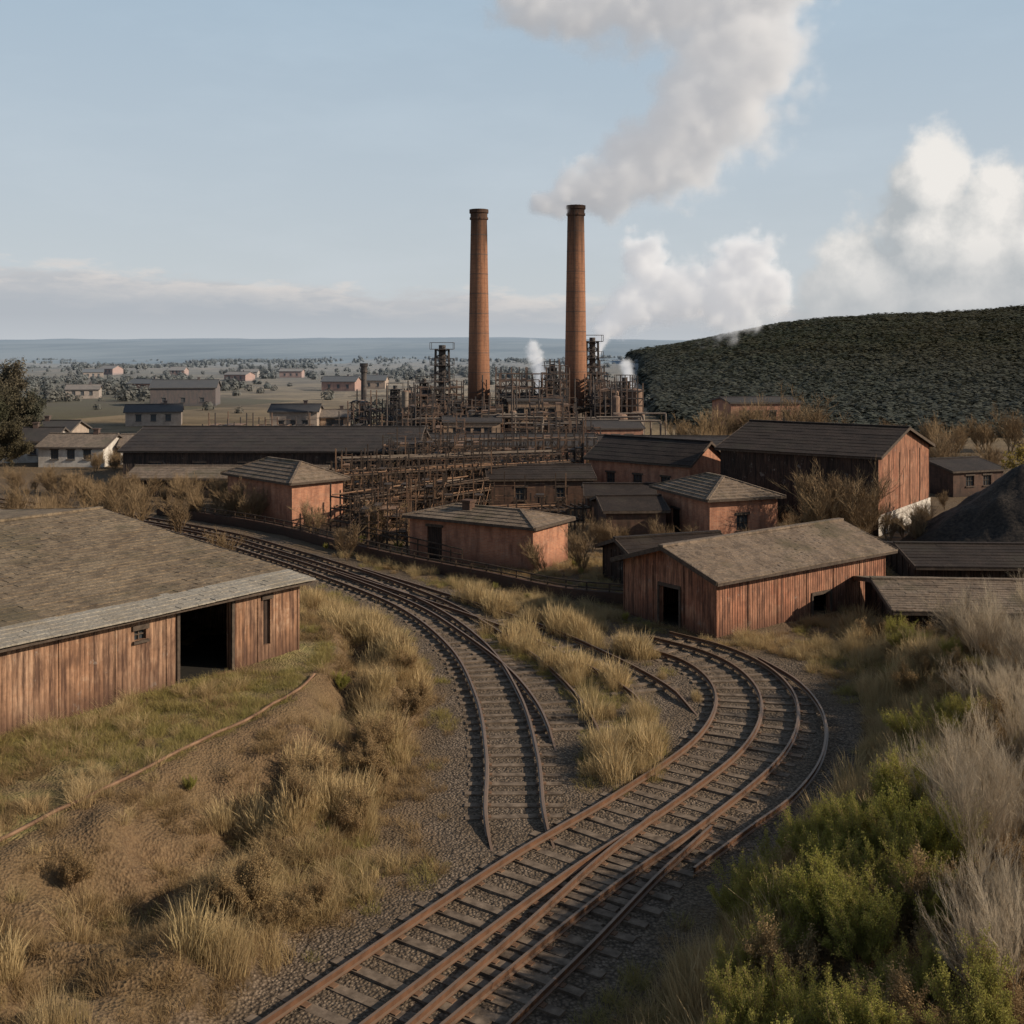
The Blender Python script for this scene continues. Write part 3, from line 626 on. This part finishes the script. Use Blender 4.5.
# ---------------------------------------------------------------- vegetation prototypes
def proto(v,f,hh,mats,name,mi=None):
    me=bpy.data.meshes.new(name); me.from_pydata(v,[],f)
    for m_ in mats: me.materials.append(m_)
    if mi: me.polygons.foreach_set('material_index',mi)
    at=me.attributes.new('hh','FLOAT','POINT'); at.data.foreach_set('value',np.array(hh,np.float32)); return bpy.data.objects.new(name,me)
def tuft(name,mat,n,h,rad,w,lean,plume=False,seed=0,dome=False):
    r=random.Random(seed); v=[];f=[];hh=[]
    for i in range(n):
        a=r.uniform(0,6.283); rr=math.sqrt(r.random()); d=rad*rr; bx,by=d*math.cos(a),d*math.sin(a); az=a+r.gauss(0,.9); ln=abs(r.gauss(lean,lean*.5)); L=h*r.uniform(.4,1.1)*((1-.55*rr*rr) if dome else 1)
        pa=r.uniform(0,3.14); px,py=math.cos(pa)*w/2,math.sin(pa)*w/2; b=len(v); S=3
        for k in range(S+1):
            t=k/S; o=ln*L*t*t; x=bx+math.cos(az)*o; y=by+math.sin(az)*o; z=L*(t-.25*ln*t*t)-.03; q=(1-t*.85)
            if plume: q=(.5 if t<.5 else (2.0 if t<.9 else .3))
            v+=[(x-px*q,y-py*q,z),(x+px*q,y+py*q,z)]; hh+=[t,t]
        for k in range(S): f.append((b+2*k,b+2*k+1,b+2*k+3,b+2*k+2))
    return proto(v,f,hh,[mat],name)
def shrub(name,h,matw,matl,nb,depth,leafn,leafs,spread,seed,tw=.012,upright=.5):
    r=random.Random(seed); v=[];f=[];hh=[];mi=[]
    def seg(a,b,r0,r1):
        d=(b-a).normalized(); up=Vector((0,0,1)) if abs(d.z)<.9 else Vector((1,0,0)); x=d.cross(up).normalized(); y=x.cross(d); bs=len(v)
        for (c,rr) in((a,r0),(b,r1)):
            for i in range(3): t=i*2.094; v.append(tuple(c+x*math.cos(t)*rr+y*math.sin(t)*rr)); hh.append(min(1,max(0,c.z/h)))
        for i in range(3): j=(i+1)%3; f.append((bs+i,bs+j,bs+3+j,bs+3+i)); mi.append(0)
    def leaf(p,s):
        n=Vector((r.gauss(0,1),r.gauss(0,1),r.gauss(0,1)+.4)).normalized(); x=n.orthogonal().normalized(); y=n.cross(x); bs=len(v)
        for a,b in((-1,0),(0,-.5),(1,0),(0,.5)): v.append(tuple(p+x*a*s+y*b*s)); hh.append(min(1,max(0,p.z/h))*.6+.4*r.random())
        f.append((bs,bs+1,bs+2,bs+3)); mi.append(1)
    def grow(p,d,L,rad,k):
        n=3; q=p
        for i in range(n):
            d=(d+Vector((r.gauss(0,.13),r.gauss(0,.13),r.gauss(0,.08)+.05*upright))).normalized(); e=q+d*L/n; seg(q,e,rad*(1-.25*i/n),rad*(1-.25*(i+1)/n)); 
            if k<=1 and matl:
                for _ in range(leafn): leaf(q.lerp(e,r.random())+Vector((r.gauss(0,1),r.gauss(0,1),r.gauss(0,1)))*leafs*1.6,leafs*r.uniform(.6,1.3))
            if k>0:
                for _ in range(2 if r.random()<.6 else 1):
                    dd=(d+Vector((r.gauss(0,spread),r.gauss(0,spread),r.gauss(0,spread*.5)+upright*.3))).normalized(); grow(e,dd,L*r.uniform(.5,.75),rad*.6,k-1)
            q=e
    for i in range(nb):
        a=r.uniform(0,6.283); d=Vector((math.cos(a)*r.uniform(.1,.6),math.sin(a)*r.uniform(.1,.6),1)).normalized(); grow(Vector((math.cos(a)*.1,math.sin(a)*.1,-.05)),d,h*r.uniform(.4,.6),tw,depth)
    return proto(v,f,hh,[matw,matl or matw],name,mi)
def tree(name,h,matl,seed,leafn=10,leafs=.12,k0=3,tw=None):
    return shrub(name,h,M['bark'] if matl else M['twigb'],matl,1,k0,leafn,leafs,.55,seed,tw or h*.028,.45)
def clump(name,mat,seed,n=170,con=0.,s0=.04,s1=.10,jit=.35):
    r=random.Random(seed); v=[];f=[];hh=[]
    for i in range(n):
        a=r.uniform(0,6.283); u=r.uniform(-1,1); q=math.sqrt(1-u*u); R=r.uniform(.6,1.12)*(1+.2*math.sin(3*a+seed)); k=1-con*max(0,u)
        p=Vector((q*math.cos(a)*.5*R*k,q*math.sin(a)*.5*R*k,.55+u*.5*R*(1+con*.5)))
        n_=Vector((p.x,p.y,(p.z-.3)*1.2))*1.5+Vector((r.gauss(0,jit),r.gauss(0,jit),r.gauss(0,jit))); n_.normalize(); x=n_.orthogonal().normalized(); y=n_.cross(x); s=r.uniform(s0,s1); b=len(v)
        for k in range(5): t=k*1.2566; v.append(tuple(p+x*math.cos(t)*s*r.uniform(.6,1.2)+y*math.sin(t)*s)); hh.append(p.z)
        f.append((b,b+1,b+2,b+3,b+4))
    return proto(v,f,hh,[mat],name)
def collection(name,objs):
    c=bpy.data.collections.new(name)
    for o in objs: c.objects.link(o)
    return c
def scatter(name,x,y,z,sc,col,nvar,tilt=.12):
    n=len(x)
    if n==0: return
    me=bpy.data.meshes.new(name); me.vertices.add(n); me.vertices.foreach_set('co',np.stack([x,y,z],1).astype(np.float32).ravel())
    a=me.attributes.new('sc','FLOAT','POINT'); a.data.foreach_set('value',np.asarray(sc,np.float32))
    a=me.attributes.new('vid','INT','POINT'); a.data.foreach_set('value',rng.integers(0,nvar,n).astype(np.int32))
    a=me.attributes.new('rt','FLOAT_VECTOR','POINT'); a.data.foreach_set('vector',np.stack([rng.normal(0,tilt,n),rng.normal(0,tilt,n),rng.uniform(0,6.28,n)],1).astype(np.float32).ravel())
    o=root(bpy.data.objects.new(name,me)); g=bpy.data.node_groups.new(name+'_gn','GeometryNodeTree')
    g.interface.new_socket('Geometry',in_out='INPUT',socket_type='NodeSocketGeometry'); g.interface.new_socket('Geometry',in_out='OUTPUT',socket_type='NodeSocketGeometry')
    t=NT(g); gi=t.n('NodeGroupInput'); go=t.n('NodeGroupOutput'); ip=t.n('GeometryNodeInstanceOnPoints'); ci=t.n('GeometryNodeCollectionInfo')
    ci.inputs['Collection'].default_value=col; ci.inputs['Separate Children'].default_value=True; ci.inputs['Reset Children'].default_value=True
    def na(nm,ty): k=t.n('GeometryNodeInputNamedAttribute',data_type=ty); k.inputs[0].default_value=nm; return k.outputs[0]
    er=t.n('FunctionNodeEulerToRotation'); t.L.new(na('rt','FLOAT_VECTOR'),er.inputs[0])
    t.L.new(gi.outputs[0],ip.inputs['Points']); t.L.new(ci.outputs[0],ip.inputs['Instance']); ip.inputs['Pick Instance'].default_value=True
    t.L.new(na('vid','INT'),ip.inputs['Instance Index']); t.L.new(er.outputs[0],ip.inputs['Rotation']); t.L.new(na('sc','FLOAT'),ip.inputs['Scale']); t.L.new(ip.outputs[0],go.inputs[0])
    md=o.modifiers.new('scatter','NODES'); md.node_group=g; return o
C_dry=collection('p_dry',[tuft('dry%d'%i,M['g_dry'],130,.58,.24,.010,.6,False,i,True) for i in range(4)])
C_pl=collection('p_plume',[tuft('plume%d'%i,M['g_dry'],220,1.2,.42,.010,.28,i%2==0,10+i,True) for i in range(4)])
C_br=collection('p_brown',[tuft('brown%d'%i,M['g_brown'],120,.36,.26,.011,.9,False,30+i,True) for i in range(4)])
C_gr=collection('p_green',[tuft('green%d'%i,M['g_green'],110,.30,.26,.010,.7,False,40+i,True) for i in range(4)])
C_sh=collection('p_shrub',[shrub('shrub%d'%i,1.6,M['twigb'],M['g_leaf'],10,3,6,.019,.3,50+i,.012,1.1) for i in range(3)])
C_bb=collection('p_bbush',[shrub('bbush%d'%i,1.2,M['twigb'],M['g_brown'],8,3,3,.022,.4,55+i,.010,.7) for i in range(3)])
C_tw=collection('p_twig',[shrub('twig%d'%i,2.2,M['twig'],None,8,4,0,0,.3,60+i,.010,.8) for i in range(3)])
C_bt=collection('p_btree',[shrub('btree%d'%i,4.,M['twigb'],None,4,4,0,0,.42,70+i,.045,.7) for i in range(3)])
C_tr=collection('p_tree',[tree('tree%d'%i,6.,M['scrub'],80+i,12,.13,4) for i in range(3)])
C_yt=collection('p_ytree',[tree('ytree%d'%i,4.,M['g_yel'],90+i,8,.10) for i in range(2)])
C_fo=collection('p_forest',[clump('crown%d'%i,M['for'],i,70,.3,.10,.19,.12) for i in range(4)])
C_sc=collection('p_scrub',[clump('scrub%d'%i,M['scrub'],10+i,110,0,.08,.15,.15) for i in range(3)])
def cand(n,x0,x1,y0,y1,edge=2.):
    x=rng.uniform(x0,x1,n); y=rng.uniform(y0,y1,n); k=(np.abs(x)<.50*y+edge)&~inside(x,y,.25); return x[k],y[k]
def info(x,y):
    dt=dtrack(x,y); dT,sT=dpoly(x,y,TOE); dE,sE=dpoly(x,y,EDG); dB,sB=dpoly(x,y,RB)
    left=(sT>0)&(y<64); terr=(sE>0)&(y<64); slope=left&~terr; right=(sB<0)&(y<46); return dt,left,terr,slope,right,dT,dB,dE
def keep(p,*a):
    k=rng.random(len(p))<p; return [q[k] for q in a]
x,y=cand(90000,-26,26,13,62); dt,left,terr,slope,right,dT,dB,dE=info(x,y)
cl=fbm(x*.55,y*.55,51); thin=np.clip(34/y,.4,1); scarp=slope&(dE<2.4)&(y<34)
p=np.where(slope,.34*sm((cl-.42)/.16)+.07,0)+np.where(right,.45*sm((cl-.3)/.2),0)+np.where(~left&~right,.30*sm((cl-.5)/.12)*(dt>2.2)+.05,0)+np.where(terr,.20*sm((cl-.4)/.2),0)
p*=(dt>1.75)*thin; p*=np.where((dE<.5)&(y<35),.1,1.); p=np.where(scarp,p*.6,p)
X,Y=keep(p,x,y); scatter('brown_grass',X,Y,height(X,Y),rng.uniform(.45,1.25,len(X)),C_br,4)
cl2=fbm(x*.42+9,y*.42,61)
p=np.where(slope,.5*sm((cl2-.51)/.07)*np.where(dT<3.4,1.,.5),0)+np.where(right,.5*sm((cl2-.42)/.15),0)+np.where(~left&~right,.5*sm((cl2-.5)/.1)*sm((dt-1.9)/.8),0)+np.where(terr,.22*sm((cl2-.48)/.1),0)
p*=(dt>1.8)*thin*.55; p=np.where(scarp,p*.3,p)
X,Y=keep(p,x,y); scatter('dry_grass',X,Y,height(X,Y),rng.uniform(.5,1.25,len(X)),C_dry,4)
# tall clumps
x,y=cand(42000,-16,16,15,54); dt,left,terr,slope,right,dT,dB,dE=info(x,y); cl=fbm(x*.7+4,y*.7,71); dI,_=dpoly(x,y,ISL); dJ,_=dpoly(x,y,ISL2)
p=np.where(slope,.40*sm((cl-.57)/.04)*np.where(dE>2.0,1,0),0)+np.where(slope&(dT<2.2)&(y>24),.45*sm((cl-.46)/.07),0)+np.where(right&(dB<2.5),.45*sm((cl-.42)/.12),0)
p*=(dt>1.8); cI=sm((cl-.38)/.12); p=np.maximum(p,np.where((dI<.9),.8*sm((.95-dI)/.35)*cI,0)); p=np.maximum(p,np.where((dJ<.6),.4*cI,0)); p*=.42
X,Y=keep(p,x,y); scatter('tall_dry_grass',X,Y,height(X,Y),rng.uniform(.35,1.05,len(X)),C_pl,4)
# green grass
x,y=cand(80000,-26,26,13,60); dt,left,terr,slope,right,dT,dB,dE=info(x,y); cl=fbm(x*.5+40,y*.5,81); thin=np.clip(34/y,.4,1); dI,_=dpoly(x,y,ISL)
p=np.where(terr,.42*sm((cl-.40)/.12),0)+np.where(slope&(dE>2.5),.3*sm((cl-.56)/.06),0)+np.where(right,.6*sm((cl-.42)/.12),0)+np.where(~left&~right,.25*sm((cl-.55)/.06),0)
p*=(dt>1.6)*thin; p=np.maximum(p,np.where(dI<1.2,.25,0))
X,Y=keep(p,x,y); scatter('green_grass',X,Y,height(X,Y),rng.uniform(.4,1.35,len(X)),C_gr,4)
# shrubs on right bank
x,y=cand(2600,1,22,13,42); dt,left,terr,slope,right,dT,dB,dE=info(x,y); cl=fbm(x*.4+7,y*.4,91)
near=(y<22.5)&(x>.20*y)&(x<.37*y)
p=np.where(right&(dB>1.2),.10+.35*sm((cl-.47)/.1),0)*(dt>2.4)*.40*np.where(x>.40*y,.25,1); p=np.where(near&right,.5,p)
X,Y=keep(p,x,y); scatter('green_shrubs',X,Y,height(X,Y),rng.uniform(.35,.8,len(X)),C_sh,3)
x,y=cand(2400,-14,22,14,46); dt,left,terr,slope,right,dT,dB,dE=info(x,y); cl=fbm(x*.5+70,y*.5,95)
p=np.where(slope&(dE>1.5),.5*sm((cl-.50)/.06),0)+np.where(right&(dB>1),.5,0)
X,Y=keep(p*(dt>2.2)*.55,x,y); scatter('brown_bushes',X,Y,height(X,Y),rng.uniform(.35,.9,len(X)),C_bb,3)
x,y=cand(900,5,26,15,46); dt,left,terr,slope,right,dT,dB,dE=info(x,y)
p=np.where(right&(dB>2.6)&(x>.40*y),.26,0)
X,Y=keep(p,x,y); scatter('bare_twig_bushes',X,Y,height(X,Y),rng.uniform(.5,.95,len(X)),C_tw,3)
x,y=cand(900,-22,20,22,66); dt,left,terr,slope,right,dT,dB,dE=info(x,y); p=np.where(dt>2.4,.03,0)*np.where(right,.3,1)
X,Y=keep(p,x,y); scatter('low_shrubs',X,Y,height(X,Y),rng.uniform(.2,.4,len(X)),C_sh,3)
# yard scrub, bare trees
x,y=cand(3600,-40,40,54,110,4); dt=dtrack(x,y); cl=fbm(x*.15,y*.15,14); p=(dt>2.5)*.5*sm((cl-.42)/.1)*np.where(x<-14,1.8,.7)
X,Y=keep(p,x,y); scatter('yard_scrub',X,Y,height(X,Y),rng.uniform(.2,.55,len(X)),C_bt,3)
P=[(17.8,63.5,1.1),(18.8,64.5,1.2),(20.0,63,1.05),(20.6,65.3,.95),(-9,60,.5),(-12,66.5,.6),(-20,66,.75),(-23,68,.8),(-26,70,.75),(-18.5,74,.7),(-29,75,.8)]
P+=[(random.uniform(17,34),random.uniform(102,111),random.uniform(1.1,1.7)) for _ in range(14)]+[(random.uniform(-30,-14),random.uniform(76,84),random.uniform(.4,.7)) for _ in range(10)]
P+=[(random.uniform(.32,.5)*yy,yy,random.uniform(.6,1.2)) for yy in [random.uniform(92,135) for _ in range(22)]]
for px0,py0,s in P:
    o=bpy.data.objects.new('bare_tree',random.choice(list(C_bt.objects)).data); o.location=(px0,py0,0); o.scale=(s,s,s); o.rotation_euler=(0,0,random.uniform(0,6)); root(o)
for px0,py0,z0,s in [(31.5,66.5,2.6,.8),(33.5,67,2.0,.9),(30.2,68.5,1.0,.8)]:
    o=bpy.data.objects.new('autumn_tree',random.choice(list(C_yt.objects)).data); o.location=(px0,py0,z0); o.scale=(s,s,s); root(o)
for px0,py0,s in [(-53,112,1.0),(-55.5,116,1.1),(-50.5,118,.9),(-58,120,1.2),(-49,104,.6),(-52,106,.8),(-56,108,1.)]:
    o=bpy.data.objects.new('broadleaf_tree',random.choice(list(C_tr.objects)).data); o.location=(px0,py0,0); o.scale=(s,s,s); o.rotation_euler=(0,0,random.uniform(0,6)); root(o)
# hedges and thickets on the left plain
x=rng.uniform(-500,120,90000); y=125+rng.random(90000)**.8*1000; k=(np.abs(x)<.52*y)&~inside(x,y,2)&(x<.125*y); x,y=x[k],y[k]; cl=fbm(x*.022,y*.011,17); c2=fbm(x*.08,y*.03,19)
p=.32*sm((cl-.56)/.03)*sm((c2-.45)/.08)+.012
X,Y=keep(p,x,y); scatter('valley_trees',X,Y,height(X,Y)-.4,rng.uniform(1.2,3.2,len(X)),C_sc,3,.1)
# forest: lower edge to ridge
N=190000; y=135+900*rng.random(N)**1.15; x=rng.uniform(.085,.56,N)*y; hz=hillf(x,y); k=(hz>-.35)&~inside(x,y,1.5); x,y,hz=x[k],y[k],hz[k]
kk=rng.random(len(x))<np.clip(.35+y/650,0,1); x,y,hz=x[kk],y[kk],hz[kk]
scatter('hill_forest',x,y,hz-.5,rng.uniform(.7,1.7,len(x))*(1.3+(y-135)/650*3.4),C_fo,4,.12)
# ---------------------------------------------------------------- smoke
def smoke(name,ctrl,res,dens,noise_amp,nscale,col,Yc,pad=1.35,ydr=0.,aniso=.1,emi=.3,thr=.52):
    pts=[];rad=[]
    for seg in ctrl:
        W=[]
        for (px,py,r) in seg:
            Yw=Yc+ydr*(px-560)/100; W.append((Vector(((px-512)/F*Yw,Yw,H+(YH-py)/F*Yw)),r/F*Yw))
        for (a,ra),(b,rb) in zip(W[:-1],W[1:]):
            n=max(2,int((b-a).length/(min(ra,rb)*.22)))
            for k in range(n): t=k/n; pts.append(a.lerp(b,t)); rad.append(ra+(rb-ra)*t)
        pts.append(W[-1][0]); rad.append(W[-1][1])
    mn=[min(p[i]-r*pad for p,r in zip(pts,rad)) for i in range(3)]; mx=[max(p[i]+r*pad for p,r in zip(pts,rad)) for i in range(3)]
    me=bpy.data.meshes.new(name); me.from_pydata([tuple(p) for p in pts],[],[]); a=me.attributes.new('rad','FLOAT','POINT'); a.data.foreach_set('value',np.array(rad,np.float32))
    o=root(bpy.data.objects.new(name,me)); g=bpy.data.node_groups.new(name+'_gn','GeometryNodeTree')
    g.interface.new_socket('Geometry',in_out='INPUT',socket_type='NodeSocketGeometry'); g.interface.new_socket('Geometry',in_out='OUTPUT',socket_type='NodeSocketGeometry')
    t=NT(g); gi=t.n('NodeGroupInput'); go=t.n('NodeGroupOutput'); pos=t.n('GeometryNodeInputPosition').outputs[0]
    n1=t.n('ShaderNodeTexNoise'); t.L.new(pos,n1.inputs['Vector']); n1.inputs['Scale'].default_value=nscale; n1.inputs['Detail'].default_value=6; n1.inputs['Roughness'].default_value=.62
    n2=t.n('ShaderNodeTexNoise'); t.L.new(pos,n2.inputs['Vector']); n2.inputs['Scale'].default_value=nscale*.45; n2.inputs['Detail'].default_value=3
    off=t.v('SCALE',t.v('SUBTRACT',n2.outputs[1],(.5,.5,.5)),None,sc=noise_amp); p2=t.v('ADD',pos,off)
    sn=t.n('GeometryNodeSampleNearest'); sn.domain='POINT'; t.L.new(gi.outputs[0],sn.inputs[0]); t.L.new(p2,sn.inputs[1])
    s1=t.n('GeometryNodeSampleIndex',data_type='FLOAT_VECTOR'); t.L.new(gi.outputs[0],s1.inputs[0]); t.L.new(t.n('GeometryNodeInputPosition').outputs[0],s1.inputs[1]); t.L.new(sn.outputs[0],s1.inputs[2])
    na=t.n('GeometryNodeInputNamedAttribute',data_type='FLOAT'); na.inputs[0].default_value='rad'
    s2=t.n('GeometryNodeSampleIndex',data_type='FLOAT'); t.L.new(gi.outputs[0],s2.inputs[0]); t.L.new(na.outputs[0],s2.inputs[1]); t.L.new(sn.outputs[0],s2.inputs[2])
    d=t.v('DISTANCE',p2,s1.outputs[0]); q=t.m('SUBTRACT',1.,t.m('DIVIDE',d,s2.outputs[0]))
    q=t.m('ADD',q,t.m('MULTIPLY',t.m('SUBTRACT',n1.outputs[0],thr),2.5)); q=t.m('MULTIPLY',q,1.9,clamp=True)
    boost=t.m('MINIMUM',t.m('DIVIDE',5.,t.m('ADD',s2.outputs[0],.3)),4.)
    q=t.m('MULTIPLY',t.m('MULTIPLY',t.m('POWER',q,1.4),dens),boost)
    vc=t.n('GeometryNodeVolumeCube'); t.L.new(q,vc.inputs['Density']); vc.inputs['Min'].default_value=mn; vc.inputs['Max'].default_value=mx
    ex=[mx[i]-mn[i] for i in range(3)]; M_=max(ex)
    for i,nm in enumerate(('Resolution X','Resolution Y','Resolution Z')): vc.inputs[nm].default_value=max(12,int(res*ex[i]/M_))
    mt,tm=newmat(name+'_mat'); pv=tm.n('ShaderNodeVolumePrincipled'); pv.inputs['Color'].default_value=c4(col); pv.inputs['Density'].default_value=1.; pv.inputs['Anisotropy'].default_value=aniso
    at=tm.n('ShaderNodeAttribute',attribute_name='density'); tm.L.new(tm.m('MULTIPLY',at.outputs['Fac'],emi),pv.inputs['Emission Strength']); pv.inputs['Emission Color'].default_value=(.97,.97,1,1)  # added glow by density stands in for light scattered many times in the smoke
    ou=tm.n('ShaderNodeOutputMaterial'); tm.L.new(pv.outputs[0],ou.inputs['Volume'])
    smn=t.n('GeometryNodeSetMaterial'); smn.inputs['Material'].default_value=mt; t.L.new(vc.outputs[0],smn.inputs[0]); t.L.new(smn.outputs[0],go.inputs[0])
    me.materials.append(mt); md=o.modifiers.new('smoke','NODES'); md.node_group=g; return o
smoke('smoke_plume',[[(574,208,8),(560,212,12),(553,208,18),(578,194,28),(610,182,36),(645,162,46),(685,138,60),(715,105,70),(735,65,76),(735,20,76),(700,-10,74)],
   [(700,-10,74),(640,-2,58),(580,-5,50),(520,-15,44)],[(735,20,60),(760,-30,70)]],120,.75,5.,.26,(.98,.98,.98),138,ydr=3.,emi=.25,thr=.50)
smoke('steam_cloud',[[(594,350,6),(604,330,18),(630,305,30),(660,288,38),(690,290,32),(720,300,38),(750,285,40),(768,290,28)],[(735,275,38),(748,258,30)],[(650,285,32),(643,258,28)]],90,.8,3.,.36,(.99,.99,.99),150,ydr=2.,emi=.30)
smoke('steam_wisp',[[(539,392,4),(540,375,8),(536,358,10),(533,345,7)]],34,.35,.8,1.0,(.98,.98,.98),142,emi=.3)
smoke('steam_wisp',[[(630,418,4),(630,400,6),(628,380,9),(626,362,6)]],34,.35,.8,1.0,(.98,.98,.98),142,emi=.3)
# ---------------------------------------------------------------- light + sky
el=math.radians(27); sx,sy=.975,-.22; S=Vector((math.cos(el)*sx,math.cos(el)*sy,math.sin(el))).normalized()
ld=bpy.data.lights.new('sun','SUN'); ld.energy=5.0; ld.angle=math.radians(.5); ld.color=(1,.86,.68); lo=root(bpy.data.objects.new('sun',ld)); lo.rotation_euler=S.to_track_quat('Z','Y').to_euler()
w=bpy.data.worlds.new('World'); scene.world=w; w.use_nodes=True; w.node_tree.nodes.clear(); t=NT(w.node_tree)
sk=t.n('ShaderNodeTexSky',sky_type='NISHITA'); sk.sun_disc=False; sk.sun_elevation=el; sk.sun_rotation=math.atan2(sx,sy); sk.air_density=1.; sk.dust_density=1.2; sk.ozone_density=1.5
b1=t.n('ShaderNodeBackground'); t.L.new(sk.outputs[0],b1.inputs[0]); b1.inputs[1].default_value=.075
dirv=t.n('ShaderNodeTexCoord').outputs['Generated']
BL=[(925,240,84),(985,255,84),(1045,245,98),(868,285,70),(928,190,54),(1000,205,54),(825,305,48),(1120,250,110),(960,300,70),(755,320,42)]
def dens(v):
    n=t.noise(v,15.,7,.58); B=None
    for (px,py,r) in BL:
        c=Vector(((px-512)/F,1,(YH-py)/F)); rr=r/F/c.length; c.normalize()
        q=t.m('SUBTRACT',1.,t.m('DIVIDE',t.v('DISTANCE',v,tuple(c)),rr)); B=q if B is None else t.m('MAXIMUM',B,q)
    return t.m('ADD',t.m('MAXIMUM',B,-1.5),t.m('MULTIPLY',t.m('SUBTRACT',n,.5),1.9))
d0=dens(dirv); d1=dens(t.v('ADD',dirv,(.022,0,.020)))
al=t.mr(d0,-.05,.42,0,1,True); lit=t.mr(t.m('SUBTRACT',d0,d1),-.35,.42,0,1)
ccol=t.mix(lit,(.44,.47,.49),(.86,.83,.79))
dz=t.sep(dirv)[2]; dx=t.sep(dirv)[0]; dy=t.sep(dirv)[1]
ccol=t.mix(t.mr(dz,.02,.10,.85,0),ccol,(.47,.49,.51)); al=t.m('MULTIPLY',al,t.mr(dz,.0,.04,.6,.98))
nb=t.noise(t.v('MULTIPLY',dirv,(9,9,34)),1.6,6,.6); nb2=t.noise(t.v('ADD',t.v('MULTIPLY',dirv,(9,9,34)),(.25,0,.5)),1.6,6,.6)
top=t.m('ADD',t.mr(dx,-.45,.25,.050,.016),t.m('MULTIPLY',nb,.045)); ba=t.m('MULTIPLY',t.mr(t.m('SUBTRACT',top,dz),-.004,.009,0,1,True),t.mr(dz,-.01,.012,.75,.95))
bl=t.mr(t.m('SUBTRACT',top,dz),0,.028,1,0); bcol=t.mix(t.m('MULTIPLY',bl,t.mr(t.m('SUBTRACT',nb,nb2),-.08,.08,.35,1.)),(.44,.47,.51),(.74,.69,.65))
bcol=t.mix(t.mr(dz,.03,.005,0,.7),bcol,(.54,.57,.60))
wsp=t.noise(t.v('MULTIPLY',dirv,(3,3,10)),1.4,5,.6)
b2=t.n('ShaderNodeBackground'); t.put(b2.inputs[0],bcol); b3=t.n('ShaderNodeBackground'); t.put(b3.inputs[0],ccol); b4=t.n('ShaderNodeBackground'); t.put(b4.inputs[0],t.mix(t.mr(dz,0,.33),(.61,.64,.66),(.43,.555,.67)))
def mxs(f,a,b): k=t.n('ShaderNodeMixShader'); t.put(k.inputs[0],f); t.L.new(a.outputs[0],k.inputs[1]); t.L.new(b.outputs[0],k.inputs[2]); return k
hzf=t.m('ADD',t.mr(dz,0,.4,.90,.80),t.mr(wsp,.45,.8,0,.12),clamp=True); hzf=t.m('MULTIPLY',hzf,t.mr(dz,.33,.7,1.,.15)); hzf=t.m('MULTIPLY',hzf,t.mr(dy,-.6,.4,.45,1.))
r=mxs(hzf,b1,b4); r=mxs(ba,r,b2); r=mxs(al,r,b3)
o=t.n('ShaderNodeOutputWorld'); t.L.new(r.outputs[0],o.inputs[0])
# ---------------------------------------------------------------- camera
cd=bpy.data.cameras.new('camera'); cd.sensor_width=36; cd.lens=36*F/1024; cd.shift_y=-(512-YH)/1024; cd.clip_end=40000; cd.clip_start=.1
co=root(bpy.data.objects.new('camera',cd)); co.location=(0,0,H); co.rotation_euler=(math.radians(90),0,0); scene.camera=co
scene.view_settings.view_transform='Standard'; scene.view_settings.look='None'; scene.view_settings.exposure=0
